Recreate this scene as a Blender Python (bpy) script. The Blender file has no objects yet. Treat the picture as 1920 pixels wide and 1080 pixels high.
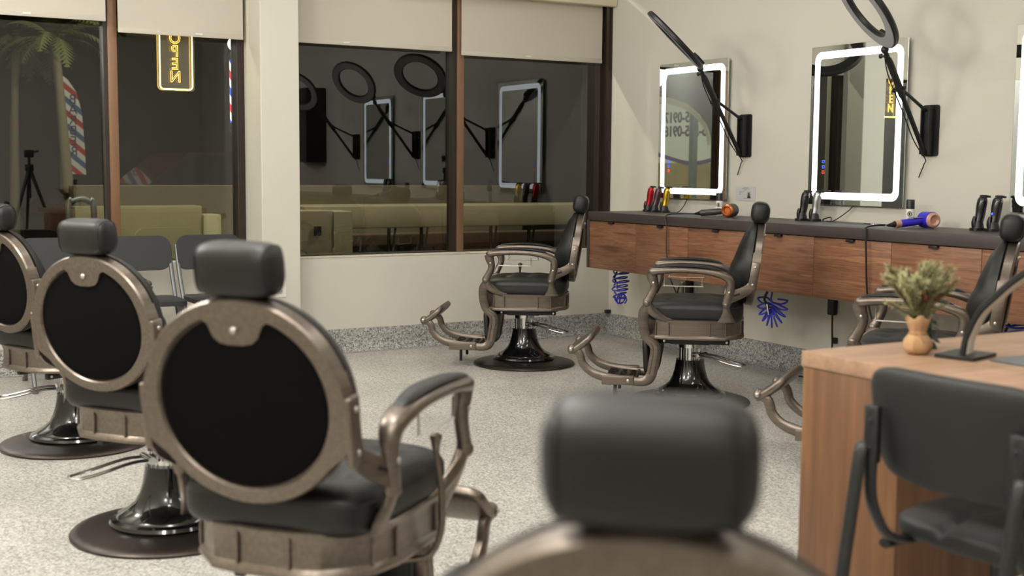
import bpy, bmesh, math, random
from mathutils import Vector, Matrix
random.seed(7)
PI = math.pi
SC = bpy.context.scene
COL = SC.collection

# ------------------------------------------------------------------ helpers
def lin(c):
    return tuple((v/255/12.92 if v/255 <= .04045 else ((v/255+.055)/1.055)**2.4) for v in c) + (1.0,)

def new_mat(name):
    m = bpy.data.materials.new(name); m.use_nodes = True
    nt = m.node_tree
    return m, nt, nt.nodes['Principled BSDF']

def simple(name, rgb, rough=.5, metal=0., coat=0., bump=0., bscale=200., spec=None, emit=None, estr=0., vary=0., vscale=8.):
    m, nt, b = new_mat(name)
    b.inputs['Base Color'].default_value = lin(rgb)
    b.inputs['Roughness'].default_value = rough
    b.inputs['Metallic'].default_value = metal
    b.inputs['Coat Weight'].default_value = coat
    if spec is not None: b.inputs['Specular IOR Level'].default_value = spec
    if emit:
        b.inputs['Emission Color'].default_value = lin(emit); b.inputs['Emission Strength'].default_value = estr
    tc = nt.nodes.new('ShaderNodeTexCoord')
    if vary:
        n = nt.nodes.new('ShaderNodeTexNoise'); n.inputs['Scale'].default_value = vscale; n.inputs['Detail'].default_value = 5
        nt.links.new(tc.outputs['Object'], n.inputs['Vector'])
        mx = nt.nodes.new('ShaderNodeMix'); mx.data_type = 'RGBA'
        c = lin(rgb)
        mx.inputs[6].default_value = tuple(v*(1-vary) for v in c[:3])+(1,)
        mx.inputs[7].default_value = tuple(min(1, v*(1+vary)) for v in c[:3])+(1,)
        nt.links.new(n.outputs['Fac'], mx.inputs[0]); nt.links.new(mx.outputs[2], b.inputs['Base Color'])
    if bump:
        n = nt.nodes.new('ShaderNodeTexNoise'); n.inputs['Scale'].default_value = bscale; n.inputs['Detail'].default_value = 4
        nt.links.new(tc.outputs['Object'], n.inputs['Vector'])
        bp = nt.nodes.new('ShaderNodeBump'); bp.inputs['Strength'].default_value = bump; bp.inputs['Distance'].default_value = .002
        nt.links.new(n.outputs['Fac'], bp.inputs['Height']); nt.links.new(bp.outputs['Normal'], b.inputs['Normal'])
    return m

def ramp(nt, stops):
    r = nt.nodes.new('ShaderNodeValToRGB'); e = r.color_ramp.elements
    while len(e) < len(stops): e.new(.5)
    for el, (p, c) in zip(e, stops): el.position = p; el.color = lin(c)
    return r

def wood(name, scale, cols, rough=.45):
    m, nt, b = new_mat(name)
    tc = nt.nodes.new('ShaderNodeTexCoord'); oi = nt.nodes.new('ShaderNodeObjectInfo')
    mp = nt.nodes.new('ShaderNodeMapping'); mp.inputs['Scale'].default_value = scale
    ad = nt.nodes.new('ShaderNodeVectorMath'); ad.operation = 'MULTIPLY_ADD'
    cx = nt.nodes.new('ShaderNodeCombineXYZ')
    for i in range(3): nt.links.new(oi.outputs['Random'], cx.inputs[i])
    ad.inputs[1].default_value = (3.1, 4.7, 5.3)
    nt.links.new(cx.outputs[0], ad.inputs[0]); nt.links.new(tc.outputs['Object'], ad.inputs[2])
    nt.links.new(ad.outputs[0], mp.inputs['Vector'])
    n1 = nt.nodes.new('ShaderNodeTexNoise'); n1.inputs['Scale'].default_value = 1.; n1.inputs['Detail'].default_value = 7; n1.inputs['Roughness'].default_value = .62; n1.inputs['Distortion'].default_value = .25
    nt.links.new(mp.outputs[0], n1.inputs['Vector'])
    r = ramp(nt, cols); nt.links.new(n1.outputs['Fac'], r.inputs[0])
    mp2 = nt.nodes.new('ShaderNodeMapping'); mp2.inputs['Scale'].default_value = tuple(s*5 for s in scale)
    nt.links.new(ad.outputs[0], mp2.inputs['Vector'])
    n2 = nt.nodes.new('ShaderNodeTexNoise'); n2.inputs['Scale'].default_value = 1.; n2.inputs['Detail'].default_value = 3
    nt.links.new(mp2.outputs[0], n2.inputs['Vector'])
    mx = nt.nodes.new('ShaderNodeMix'); mx.data_type = 'RGBA'; mx.blend_type = 'OVERLAY'; mx.inputs[0].default_value = .35
    nt.links.new(r.outputs[0], mx.inputs[6]); nt.links.new(n2.outputs['Color'], mx.inputs[7])
    bw = nt.nodes.new('ShaderNodeRGBToBW'); nt.links.new(n2.outputs['Color'], bw.inputs[0]); nt.links.new(bw.outputs[0], mx.inputs[7])
    nt.links.new(mx.outputs[2], b.inputs['Base Color']); b.inputs['Roughness'].default_value = rough
    return m

def terrazzo(name, base, dark, light, scale, rough):
    m, nt, b = new_mat(name)
    tc = nt.nodes.new('ShaderNodeTexCoord')
    v = nt.nodes.new('ShaderNodeTexVoronoi'); v.inputs['Scale'].default_value = scale
    nt.links.new(tc.outputs['Object'], v.inputs['Vector'])
    bw = nt.nodes.new('ShaderNodeRGBToBW'); nt.links.new(v.outputs['Color'], bw.inputs[0])
    r = ramp(nt, [(.25, dark), (.42, base), (.62, base), (.8, light)])
    nt.links.new(bw.outputs[0], r.inputs[0])
    n = nt.nodes.new('ShaderNodeTexNoise'); n.inputs['Scale'].default_value = 1.3; n.inputs['Detail'].default_value = 4
    nt.links.new(tc.outputs['Object'], n.inputs['Vector'])
    r2 = ramp(nt, [(.3, (225, 225, 225)), (.7, (255, 255, 255))]); nt.links.new(n.outputs['Fac'], r2.inputs[0])
    mx = nt.nodes.new('ShaderNodeMix'); mx.data_type = 'RGBA'; mx.blend_type = 'MULTIPLY'; mx.inputs[0].default_value = 1
    nt.links.new(r.outputs[0], mx.inputs[6]); nt.links.new(r2.outputs[0], mx.inputs[7])
    nt.links.new(mx.outputs[2], b.inputs['Base Color']); b.inputs['Roughness'].default_value = rough
    return m

def brushed(name, rgb, rough, streak=(3, 90, 90), vary=.35):
    m, nt, b = new_mat(name)
    tc = nt.nodes.new('ShaderNodeTexCoord'); mp = nt.nodes.new('ShaderNodeMapping'); mp.inputs['Scale'].default_value = streak
    nt.links.new(tc.outputs['Object'], mp.inputs['Vector'])
    n = nt.nodes.new('ShaderNodeTexNoise'); n.inputs['Scale'].default_value = 1; n.inputs['Detail'].default_value = 5
    nt.links.new(mp.outputs[0], n.inputs['Vector'])
    mx = nt.nodes.new('ShaderNodeMix'); mx.data_type = 'RGBA'; c = lin(rgb)
    mx.inputs[6].default_value = tuple(v*(1-vary) for v in c[:3])+(1,); mx.inputs[7].default_value = tuple(v*(1+vary) for v in c[:3])+(1,)
    nt.links.new(n.outputs['Fac'], mx.inputs[0]); nt.links.new(mx.outputs[2], b.inputs['Base Color'])
    b.inputs['Metallic'].default_value = .85; b.inputs['Roughness'].default_value = rough
    return m

def pane_mat(name, tint, refl):
    m = bpy.data.materials.new(name); m.use_nodes = True; nt = m.node_tree; nt.nodes.clear()
    o = nt.nodes.new('ShaderNodeOutputMaterial'); mix = nt.nodes.new('ShaderNodeMixShader')
    t = nt.nodes.new('ShaderNodeBsdfTransparent'); t.inputs[0].default_value = lin(tint)
    g = nt.nodes.new('ShaderNodeBsdfGlossy'); g.inputs['Roughness'].default_value = 0.0; g.inputs[0].default_value = (.95, .97, 1, 1)
    f = nt.nodes.new('ShaderNodeFresnel'); f.inputs[0].default_value = refl
    nt.links.new(f.outputs[0], mix.inputs[0]); nt.links.new(t.outputs[0], mix.inputs[1]); nt.links.new(g.outputs[0], mix.inputs[2])
    nt.links.new(mix.outputs[0], o.inputs[0]); return m

def finish(bm, name, mat, parent=None, ang=38, loc=None):
    bmesh.ops.recalc_face_normals(bm, faces=bm.faces[:])
    me = bpy.data.meshes.new(name); bm.to_mesh(me); bm.free()
    me.materials.append(mat)
    if ang:
        me.polygons.foreach_set('use_smooth', [True]*len(me.polygons)); me.set_sharp_from_angle(angle=math.radians(ang))
    o = bpy.data.objects.new(name, me); COL.objects.link(o)
    if parent is not None: o.parent = parent
    if loc: o.location = loc
    return o

B = bmesh.new
def xf(bm, verts, M): bmesh.ops.transform(bm, matrix=M, verts=verts)

def box(bm, lo, hi, bev=0., seg=2, M=None):
    s = [hi[i]-lo[i] for i in range(3)]; c = [(hi[i]+lo[i])/2 for i in range(3)]
    r = bmesh.ops.create_cube(bm, size=1.0, matrix=Matrix.Translation(c) @ Matrix.Diagonal((s[0], s[1], s[2], 1)))
    vs = r['verts']
    if bev:
        es = list({e for v in vs for e in v.link_edges})
        rr = bmesh.ops.bevel(bm, geom=es, offset=bev, segments=seg, affect='EDGES', profile=.5)
        vs = list({v for f in rr['faces'] for v in f.verts} | {v for v in vs if v.is_valid})
    if M is not None: xf(bm, vs, M)
    return vs

def cr(pts, rs, sub, closed=False):
    P = [Vector(p) for p in pts]; n = len(P); out = []; ro = []
    segs = n if closed else n-1
    for i in range(segs):
        def g(k): return P[k % n] if closed else P[min(max(k, 0), n-1)]
        def h(k): return rs[k % n] if closed else rs[min(max(k, 0), n-1)]
        a, b, c, d = g(i-1), g(i), g(i+1), g(i+2)
        for j in range(sub):
            t = j/sub
            out.append(.5*((2*b)+(c-a)*t+(2*a-5*b+4*c-d)*t*t+(3*b-a-3*c+d)*t**3))
            u, v = h(i), h(i+1)
            ro.append((u[0]+(v[0]-u[0])*t, u[1]+(v[1]-u[1])*t))
    if not closed: out.append(P[-1]); ro.append(rs[-1])
    return out, ro

def tube(bm, pts, r, n=10, closed=False, ref=None, sq=2., sub=0):
    """sweep an (elliptical) section along pts; r is a number, an (a,b) pair or a list of them: a along the binormal, b in the bend plane"""
    if not isinstance(r, list): r = [r]*len(pts)
    r = [(q, q) if not isinstance(q, tuple) else q for q in r]
    if sub: P, R = cr(pts, r, sub, closed)
    else: P, R = [Vector(p) for p in pts], r
    N = len(P); rings = []; prev = Vector(ref) if ref else None
    for i, p in enumerate(P):
        if closed: t = P[(i+1) % N]-P[i-1]
        else: t = P[min(i+1, N-1)]-P[max(i-1, 0)]
        t.normalize()
        if prev is None:
            prev = Vector((0, 1, 0)) if abs(t.y) < .9 else Vector((1, 0, 0))
        bi = (prev - t*prev.dot(t))
        if bi.length < 1e-6: bi = t.orthogonal()
        bi.normalize(); no = bi.cross(t)
        if ref is None: prev = bi
        ring = []
        for k in range(n):
            a = 2*PI*k/n; ca, sa = math.cos(a), math.sin(a)
            if sq != 2.:
                f = (abs(ca)**sq+abs(sa)**sq)**(-1/sq); ca *= f; sa *= f
            ring.append(bm.verts.new(p+bi*ca*R[i][0]+no*sa*R[i][1]))
        rings.append(ring)
    M = N if closed else N-1
    for i in range(M):
        a, b = rings[i], rings[(i+1) % N]
        for k in range(n): bm.faces.new((a[k], a[(k+1) % n], b[(k+1) % n], b[k]))
    if not closed:
        bm.faces.new(rings[0][::-1]); bm.faces.new(rings[-1])
    return [v for q in rings for v in q]

def lathe(bm, prof, n=32, M=None):
    """revolve (r, z) about z"""
    rings = []; vs = []
    for r, z in prof:
        if r < 1e-6: v = bm.verts.new((0, 0, z)); rings.append([v]); vs.append(v)
        else:
            q = [bm.verts.new((r*math.cos(2*PI*k/n), r*math.sin(2*PI*k/n), z)) for k in range(n)]; rings.append(q); vs += q
    for a, b in zip(rings, rings[1:]):
        if len(a) == 1 and len(b) == 1: continue
        for k in range(n):
            k2 = (k+1) % n
            if len(a) == 1: bm.faces.new((a[0], b[k], b[k2]))
            elif len(b) == 1: bm.faces.new((a[k], b[0], a[k2]))
            else: bm.faces.new((a[k], a[k2], b[k2], b[k]))
    for q, e in ((rings[0], 0), (rings[-1], 1)):
        if len(q) > 1: bm.faces.new(q if e else q[::-1])
    if M is not None: xf(bm, vs, M)
    return vs

def prism(bm, poly, t0, t1, M=None):
    """extrude a closed 2-D outline (x,y) from z=t0 to z=t1"""
    a = [bm.verts.new((x, y, t0)) for x, y in poly]; b = [bm.verts.new((x, y, t1)) for x, y in poly]
    n = len(poly)
    for k in range(n): bm.faces.new((a[k], a[(k+1) % n], b[(k+1) % n], b[k]))
    bm.faces.new(a[::-1]); bm.faces.new(b)
    if M is not None: xf(bm, a+b, M)
    return a+b

def rrect(w, h, r, n=6):
    out = []
    for cx, cy, a0 in ((w/2-r, h/2-r, 0), (-w/2+r, h/2-r, 90), (-w/2+r, -h/2+r, 180), (w/2-r, -h/2+r, 270)):
        for k in range(n+1):
            a = math.radians(a0+90*k/n); out.append((cx+r*math.cos(a), cy+r*math.sin(a)))
    return out

def ringprism(bm, outer, inner, t0, t1, M=None):
    n = len(outer); V = []
    for poly in (outer, inner):
        V.append([bm.verts.new((x, y, t0)) for x, y in poly]); V.append([bm.verts.new((x, y, t1)) for x, y in poly])
    o0, o1, i0, i1 = V
    for k in range(n):
        j = (k+1) % n
        for q in ((o0[k], o0[j], o1[j], o1[k]), (i0[k], i1[k], i1[j], i0[j]), (o1[k], o1[j], i1[j], i1[k]), (o0[k], i0[k], i0[j], o0[j])): bm.faces.new(q)
    vs = o0+o1+i0+i1
    if M is not None: xf(bm, vs, M)
    return vs

def pillow(bm, size, k=4., n=10, fn=None, M=None):
    """rounded cushion: a cube grid pushed onto a superellipsoid, optional deform fn(unit vector)->unit vector"""
    g = bmesh.new(); bmesh.ops.create_cube(g, size=2.)
    bmesh.ops.subdivide_edges(g, edges=g.edges[:], cuts=n-1, use_grid_fill=True)
    mp = {}; ks = k if isinstance(k, tuple) else (k, k, k)
    for v in g.verts:
        p = v.co.copy(); p = Vector([math.copysign(abs(c)**.9, c) for c in p])
        s = 1.
        lo, hi = 0., 1.5
        for _ in range(24):
            s = (lo+hi)/2
            if sum(abs(p[i]*s)**ks[i] for i in range(3)) > 1: hi = s
            else: lo = s
        q = p*s
        if fn: q = fn(q)
        mp[v.index] = bm.verts.new((q.x*size[0]/2, q.y*size[1]/2, q.z*size[2]/2))
    for f in g.faces: bm.faces.new([mp[v.index] for v in f.verts])
    g.free(); vs = list(mp.values())
    if M is not None: xf(bm, vs, M)
    return vs

def sph(bm, c, r, n=12, sx=1, sy=1, sz=1):
    return bmesh.ops.create_uvsphere(bm, u_segments=n, v_segments=max(6, n//2+2), radius=1, matrix=Matrix.Translation(c) @ Matrix.Diagonal((r*sx, r*sy, r*sz, 1)))['verts']

def T(x, y, z): return Matrix.Translation((x, y, z))
def Rx(d): return Matrix.Rotation(math.radians(d), 4, 'X')
def Ry(d): return Matrix.Rotation(math.radians(d), 4, 'Y')
def Rz(d): return Matrix.Rotation(math.radians(d), 4, 'Z')
def align(p, d):
    """matrix taking z axis to direction d at p"""
    return Matrix.Translation(p) @ Vector((0, 0, 1)).rotation_difference(Vector(d)).to_matrix().to_4x4()

def tag(o, label, cat, group=None):
    o['label'] = label; o['category'] = cat
    if group: o['group'] = group
    return o
def thing(name, label, cat, loc=(0, 0, 0), rz=0., group=None):
    o = bpy.data.objects.new(name, None); COL.objects.link(o); o.empty_display_size = .05
    o.location = loc; o.rotation_euler = (0, 0, math.radians(rz))
    return tag(o, label, cat, group)
def struct(name, bm, mat, parent=None, ang=0):
    o = finish(bm, name, mat, parent, ang)
    if parent is None: o['kind'] = 'structure'
    return o
def dup(root, loc=None, rz=None, label=None, group=None):
    def cp(o, par):
        c = o.copy(); COL.objects.link(c); c.parent = par
        for ch in kids.get(o.name, []): cp(ch, c)
        return c
    kids = {}
    for o in bpy.data.objects:
        if o.parent: kids.setdefault(o.parent.name, []).append(o)
    r = cp(root, None)
    if loc is not None: r.location = loc
    if rz is not None: r.rotation_euler = (0, 0, math.radians(rz))
    if label: r['label'] = label
    if group: r['group'] = group
    return r
def text_mesh(bm, s, size, M, bevel=0., outline=False, spacing=1., fat=0.):
    cu = bpy.data.curves.new('t', 'FONT'); cu.body = s; cu.size = size; cu.align_x = 'CENTER'; cu.align_y = 'CENTER'
    cu.resolution_u = 4; cu.offset = fat; cu.space_character = spacing
    if outline: cu.fill_mode = 'NONE'; cu.bevel_depth = bevel; cu.bevel_resolution = 1
    else: cu.extrude = bevel
    o = bpy.data.objects.new('t', cu); COL.objects.link(o)
    dg = bpy.context.evaluated_depsgraph_get(); me = bpy.data.meshes.new_from_object(o.evaluated_get(dg))
    me.transform(M); bm.from_mesh(me)
    bpy.data.objects.remove(o); bpy.data.curves.remove(cu); bpy.data.meshes.remove(me)

# ------------------------------------------------------------------ materials
WALL = simple('beige_wall_paint', (207, 203, 191), .75, bump=.12, bscale=120, vary=.02, vscale=2)
CEIL = simple('white_ceiling_paint', (232, 228, 218), .85, vary=.02)
FLOOR = terrazzo('pale_speckled_floor', (196, 193, 186), (150, 147, 140), (220, 218, 212), 150, .33)
BASE = terrazzo('grey_speckled_cove', (168, 167, 162), (104, 103, 101), (206, 205, 200), 130, .45)
WALNUT = wood('walnut_laminate_horizontal', (6, 1.5, 26), [(.30, (92, 60, 44)), (.42, (126, 84, 60)), (.5, (140, 98, 72)), (.56, (116, 78, 56)), (.64, (160, 114, 82)), (.74, (108, 72, 54))])
OAK_V = wood('brown_laminate_vertical', (16, 16, .8), [(.28, (84, 57, 39)), (.43, (101, 69, 46)), (.55, (111, 77, 51)), (.68, (131, 95, 60)), (.8, (93, 63, 43))])
OAK_T = wood('brown_laminate_top', (1.2, 14, 14), [(.28, (134, 102, 78)), (.45, (152, 120, 96)), (.6, (164, 132, 107)), (.8, (140, 108, 86))], .4)
COUNTER = simple('charcoal_counter_laminate', (66, 59, 56), .45, vary=.06, vscale=30)
LEATHER = simple('black_leather', (13, 13, 13), .46, bump=.25, bscale=350, vary=.1, vscale=5)
BACKVINYL = simple('matte_black_upholstery', (13, 12, 12), .9, spec=.08, bump=.1, bscale=400)
BRONZE = brushed('antique_bronze_metal', (120, 110, 101), .36)
BRONZE_D = brushed('dark_bronze_disc', (70, 64, 60), .38, (20, 20, 20), .15)
CHROME = simple('chrome', (215, 215, 215), .12, 1., vary=.02)
STEEL = simple('satin_steel_bolt', (200, 196, 190), .28, 1., vary=.02)
GLOSSBLK = simple('gloss_black_enamel', (14, 14, 15), .12, coat=.5, vary=.05)
BLKMETAL = simple('black_powder_coat', (24, 24, 25), .45, vary=.06, vscale=40)
BLKPLASTIC = simple('black_plastic', (22, 22, 24), .4, vary=.06, vscale=40)
GREYPLASTIC = simple('charcoal_plastic', (42, 43, 45), .5, bump=.1, bscale=300, vary=.04)
GREYTUBE = simple('grey_painted_tube', (112, 114, 116), .38, .5, vary=.04)
FRAME = simple('dark_bronze_window_frame', (52, 43, 37), .45, .3, vary=.15, vscale=18)
MULL = simple('brown_mullion_aluminium', (128, 96, 72), .45, .2, vary=.06, vscale=10)
SHADE = None
PANE = pane_mat('window_glass', (205, 205, 190), 1.92)
MIRROR = simple('silver_mirror', (222, 228, 226), .0, 1., vary=.005)
MIRROR_EDGE = simple('mirror_green_glass_edge', (170, 190, 182), .2, .3, vary=.03)
LED = simple('white_led_band', (255, 255, 255), .4, emit=(236, 247, 255), estr=1.35, vary=.01)
CONC = simple('weathered_concrete', (132, 124, 100), .9, bump=.4, bscale=30, vary=.18, vscale=3)
CONC_L = simple('pale_painted_concrete', (138, 131, 103), .85, bump=.3, bscale=25, vary=.12, vscale=4)
CONC_D = simple('brown_olive_wall', (84, 70, 54), .9, bump=.3, bscale=20, vary=.15, vscale=3)  # brown-olive base colour of the low wall
NIGHT = simple('dark_building_wall', (62, 56, 46), .95, bump=.3, bscale=8, vary=.2, vscale=1)
ASPHALT = simple('asphalt', (72, 70, 62), .9, bump=.4, bscale=60, vary=.15, vscale=6)
WHITEPL = simple('white_plastic', (226, 224, 216), .45, vary=.02)
BLUEHOSE = simple('blue_polyurethane_hose', (52, 60, 205), .3, coat=.2, vary=.05)

def shade_mat():
    m, nt, b = new_mat('cream_shade_fabric')
    tc = nt.nodes.new('ShaderNodeTexCoord'); w = nt.nodes.new('ShaderNodeTexWave'); w.inputs['Scale'].default_value = 160; w.bands_direction = 'Z'
    nt.links.new(tc.outputs['Object'], w.inputs['Vector'])
    r = ramp(nt, [(0, (205, 197, 183)), (1, (216, 209, 196))]); nt.links.new(w.outputs['Fac'], r.inputs[0])
    nt.links.new(r.outputs[0], b.inputs['Base Color']); b.inputs['Roughness'].default_value = .85
    b.inputs['Specular IOR Level'].default_value = .1
    tl = nt.nodes.new('ShaderNodeBsdfTranslucent'); nt.links.new(r.outputs[0], tl.inputs[0])
    tr = nt.nodes.new('ShaderNodeBsdfTransparent')
    mx = nt.nodes.new('ShaderNodeMixShader'); mx.inputs[0].default_value = .18
    out = nt.nodes['Material Output']
    nt.links.new(b.outputs[0], mx.inputs[1]); nt.links.new(tl.outputs[0], mx.inputs[2]); 
    mx2 = nt.nodes.new('ShaderNodeMixShader'); mx2.inputs[0].default_value = .015
    nt.links.new(mx.outputs[0], mx2.inputs[1]); nt.links.new(tr.outputs[0], mx2.inputs[2]); nt.links.new(mx2.outputs[0], out.inputs[0])
    return m
SHADE = shade_mat()

# ------------------------------------------------------------------ camera
cd = bpy.data.cameras.new('camera'); cam = bpy.data.objects.new('camera', cd); COL.objects.link(cam); SC.camera = cam
yaw, pitch, roll, fpx = .522782096, -.0965331274, .00831297185, 2317.32
f = Vector((math.sin(yaw)*math.cos(pitch), math.cos(yaw)*math.cos(pitch), math.sin(pitch)))
r0 = Vector((math.cos(yaw), -math.sin(yaw), 0)); u0 = r0.cross(f)
r = r0*math.cos(roll)+u0*math.sin(roll); u = r.cross(f)
mw = Matrix((r, u, -f)).transposed().to_4x4(); mw.translation = (-5.124, -7.469, 1.2)
cam.matrix_world = mw
cd.sensor_width = 36; cd.lens = fpx*36/1920; cd.clip_start = .05
cd.dof.use_dof = True; cd.dof.focus_distance = 6.9; cd.dof.aperture_fstop = 3.4; cd.dof.aperture_blades = 0

# ------------------------------------------------------------------ room
XL, YB, ZC = -6.0, -10.0, 2.95
bm = B(); box(bm, (XL-.2, YB-.2, -.12), (.2, .3, 0)); struct('floor', bm, FLOOR)
bm = B(); box(bm, (XL-.2, YB-.2, ZC), (.2, .3, ZC+.1)); struct('ceiling', bm, CEIL)
bm = B(); box(bm, (0, YB-.2, 0), (.2, .3, ZC)); struct('wall_right', bm, WALL)
bm = B(); box(bm, (XL-.2, YB-.2, 0), (XL, .3, ZC)); struct('wall_left', bm, WALL)
bm = B(); box(bm, (XL, YB-.2, 0), (0, YB, ZC)); struct('wall_rear', bm, WALL)
CX0, CX1 = -2.672, -2.425      # the pillar
bm = B()
box(bm, (CX1, 0, 0), (0, .28, .622)); box(bm, (XL, 0, 0), (CX0, .28, .617))
struct('wall_back', bm, WALL)
bm = B(); box(bm, (CX1, 0, 2.68), (0, .28, ZC)); box(bm, (XL, 0, 2.68), (CX0, .28, ZC)); struct('wall_back_header', bm, WALL)
bm = B(); box(bm, (CX0, -.14, 0), (CX1, .28, ZC), .006, 2); struct('wall_pillar', bm, WALL)
# speckled cove base
def cove(bm, a, b, nrm):
    a, b, nrm = Vector(a), Vector(b), Vector(nrm)
    prof = [(0, 0), (.055, 0), (.03, .006), (.014, .02), (.008, .045), (.008, .15), (0, .15)]
    prof = [(.0, .001), (.07, .001), (.04, .006), (.02, .018), (.01, .045), (.01, .148), (0, .15)]
    A = [bm.verts.new(a+nrm*x+Vector((0, 0, z))) for x, z in prof]; Bv = [bm.verts.new(b+nrm*x+Vector((0, 0, z))) for x, z in prof]
    n = len(prof)
    for k in range(n): bm.faces.new((A[k], A[(k+1) % n], Bv[(k+1) % n], Bv[k]))
    bm.faces.new(A[::-1]); bm.faces.new(Bv)
bm = B(); cove(bm, (CX1, 0, 0), (0, 0, 0), (0, -1, 0)); cove(bm, (CX0, -.14, 0), (CX1, -.14, 0), (0, -1, 0)); cove(bm, (XL, 0, 0), (CX0, 0, 0), (0, -1, 0))
struct('baseboard_back', bm, BASE)
bm = B(); cove(bm, (0, 0, 0), (0, YB, 0), (-1, 0, 0)); struct('baseboard_right', bm, BASE)

# windows: frame, mullion and two panes each
def window(name, x0, x1, xm, mw_, yf, z0, z1, mdark):
    bm = B(); t = .05
    box(bm, (x0, yf-.04, z0), (x0+t, yf+.05, z1), .004); box(bm, (x1-t, yf-.04, z0), (x1, yf+.05, z1), .004)
    box(bm, (x0, yf-.04, z0), (x1, yf+.05, z0+.012)); box(bm, (x0, yf-.04, z1-t), (x1, yf+.05, z1))
    if x1 > -.1: box(bm, (x1-.014, .0, z0), (x1-.001, .32, z1))
    w = struct(name, bm, FRAME)
    bm = B(); box(bm, (xm, yf-.05, z0+.005), (xm+mw_, yf+.05, z1-t), .004); finish(bm, 'mullion', MULL, w)
    bm = B(); box(bm, (xm-mdark, yf-.035, z0+.012), (xm, yf+.05, z1-t)); finish(bm, 'pane_gasket', FRAME, w, 0)
    for a, b in ((x0+t, xm-mdark), (xm+mw_, x1-t)):
        bm = B(); vs = [bm.verts.new(q) for q in ((a, yf+.02, z0), (b, yf+.02, z0), (b, yf+.02, z1), (a, yf+.02, z1))]; bm.faces.new(vs)
        finish(bm, 'pane', PANE, w, 0)
    return w
window('window_1', XL+.02, CX0, -3.505, .055, .21, .612, 2.70, .022)
window('window_2', CX1, .0, -1.213, .05, .13, .617, 2.70, .03)
# white window ledge of window 2
bm = B(); box(bm, (CX1+.002, -.004, .616), (-.002, .1, .624), .003); struct('trim_1', bm, simple('chipped_white_ledge', (206, 198, 180), .6, vary=.15, vscale=20))

# roller shades
def shade(x0, x1, y, z0, z1, label, pull):
    t = thing('roller_shade', label, 'window shade', ((x0+x1)/2, y, z0), group='cream roller shades')
    w = (x1-x0)/2
    bm = B(); box(bm, (-w, -.001, .028), (w, .001, z1-z0)); finish(bm, 'shade_fabric', SHADE, t, 0)
    bm = B(); box(bm, (-w, -.006, 0), (w, .006, .03), .003); finish(bm, 'hem_bar', SHADE, t)
    bm = B(); tube(bm, [(pull-.022, -.009, .017), (pull+.022, -.009, .017)], (.003, .006), 8); finish(bm, 'pull_tab', WHITEPL, t)
    bm = B(); tube(bm, [(-w, .0, z1-z0), (w, .0, z1-z0)], .03, 16); finish(bm, 'roller_tube', WHITEPL, t)
    return t
shade(-4.86, -3.525, .10, 2.037, 2.62, 'cream roller shade left of the brown mullion, hanging over the barber flag', .23)
shade(-3.456, -2.70, .10, 1.978, 2.62, 'cream roller shade half covering the yellow neon OPEN sign', .1)
shade(-2.395, -1.269, .06, 1.979, 2.41, 'cream roller shade just right of the beige pillar', -.2)
shade(-1.196, -.052, .06, 1.960, 2.41, 'cream roller shade in the room corner beside the mirror wall', -.05)
bm = B(); box(bm, (CX1+.004, -.06, 2.355), (-.003, .0, 2.46), .006); tag(finish(bm, 'shade_fascia', simple('cream_fascia', (222, 212, 188), .6, vary=.02)), 'cream fascia strip above the roller shades of the right window', 'shade cover')

# outlet on the pillar
def outlet(loc, rz, label, group=None):
    t = thing('wall_outlet', label, 'outlet', loc, rz, group)
    bm = B(); prism(bm, rrect(.072, .115, .006, 3), 0, .006, Rx(90)); finish(bm, 'cover_plate', WHITEPL, t)
    for z in (.024, -.024):
        bm = B(); prism(bm, rrect(.034, .03, .012, 4), 0.005, .009, T(0, 0, z) @ Rx(90)); s = finish(bm, 'socket', simple('socket_ivory', (205, 202, 192), .5, vary=.02), t)
        bm = B()
        for x in (-.007, .007): box(bm, (x-.0015, -.0105, z-.002), (x+.0015, -.0085, z+.008))
        tube(bm, [(0, -.0085, z-.008), (0, -.0105, z-.008)], .003, 8)
        finish(bm, 'slots', BLKPLASTIC, s, 0)
    return t
outlet((-2.56, -.14, .45), 0, 'white double outlet on the front of the beige pillar')

# ------------------------------------------------------------------ wall-hung counter
CY0 = -.489; W = .5345; NU = 11; CXF = -.5
bm = B(); box(bm, (CXF-.012, CY0-NU*W, .858), (-.002, CY0+.002, .915), .004); tag(finish(bm, 'worktop', COUNTER), 'long charcoal worktop running along the mirror wall', 'counter')
bm = B(); box(bm, (CXF-.004, CY0, .535), (-.002, CY0+.028, .8575), .002); tag(finish(bm, 'end_panel', COUNTER), 'charcoal end panel closing the cabinets beside the window wall', 'cabinet panel')
ordin = ['nearest the window wall', 'second from the window wall', 'third from the window wall', 'fourth from the window wall', 'fifth from the window wall', 'sixth from the window wall', 'seventh from the window wall', 'eighth from the window wall', 'ninth from the window wall', 'tenth from the window wall', 'farthest from the window wall']
c0 = thing('wall_cabinet', 'walnut drop-front cabinet under the worktop, '+ordin[0], 'cabinet', (0, CY0-W/2, .535), 0, 'walnut cabinets under the worktop')
bm = B(); box(bm, (CXF+.02, -W/2+.001, .002), (-.004, W/2-.001, .322)); finish(bm, 'body', OAK_V, c0, 0)
bm = B(); box(bm, (CXF, -W/2+.0015, 0), (CXF+.019, W/2-.0015, .318), .0012); dr = finish(bm, 'door', WALNUT, c0)
bm = B(); box(bm, (CXF-.018, -.026, .311), (CXF+.003, .026, .3195), .003); box(bm, (CXF-.018, -.026, .306), (CXF-.015, .026, .314), .001); finish(bm, 'handle', BLKMETAL, dr)
for i in range(1, NU): dup(c0, (0, CY0-W/2-i*W, .535), 0, 'walnut drop-front cabinet under the worktop, '+ordin[i])

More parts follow.
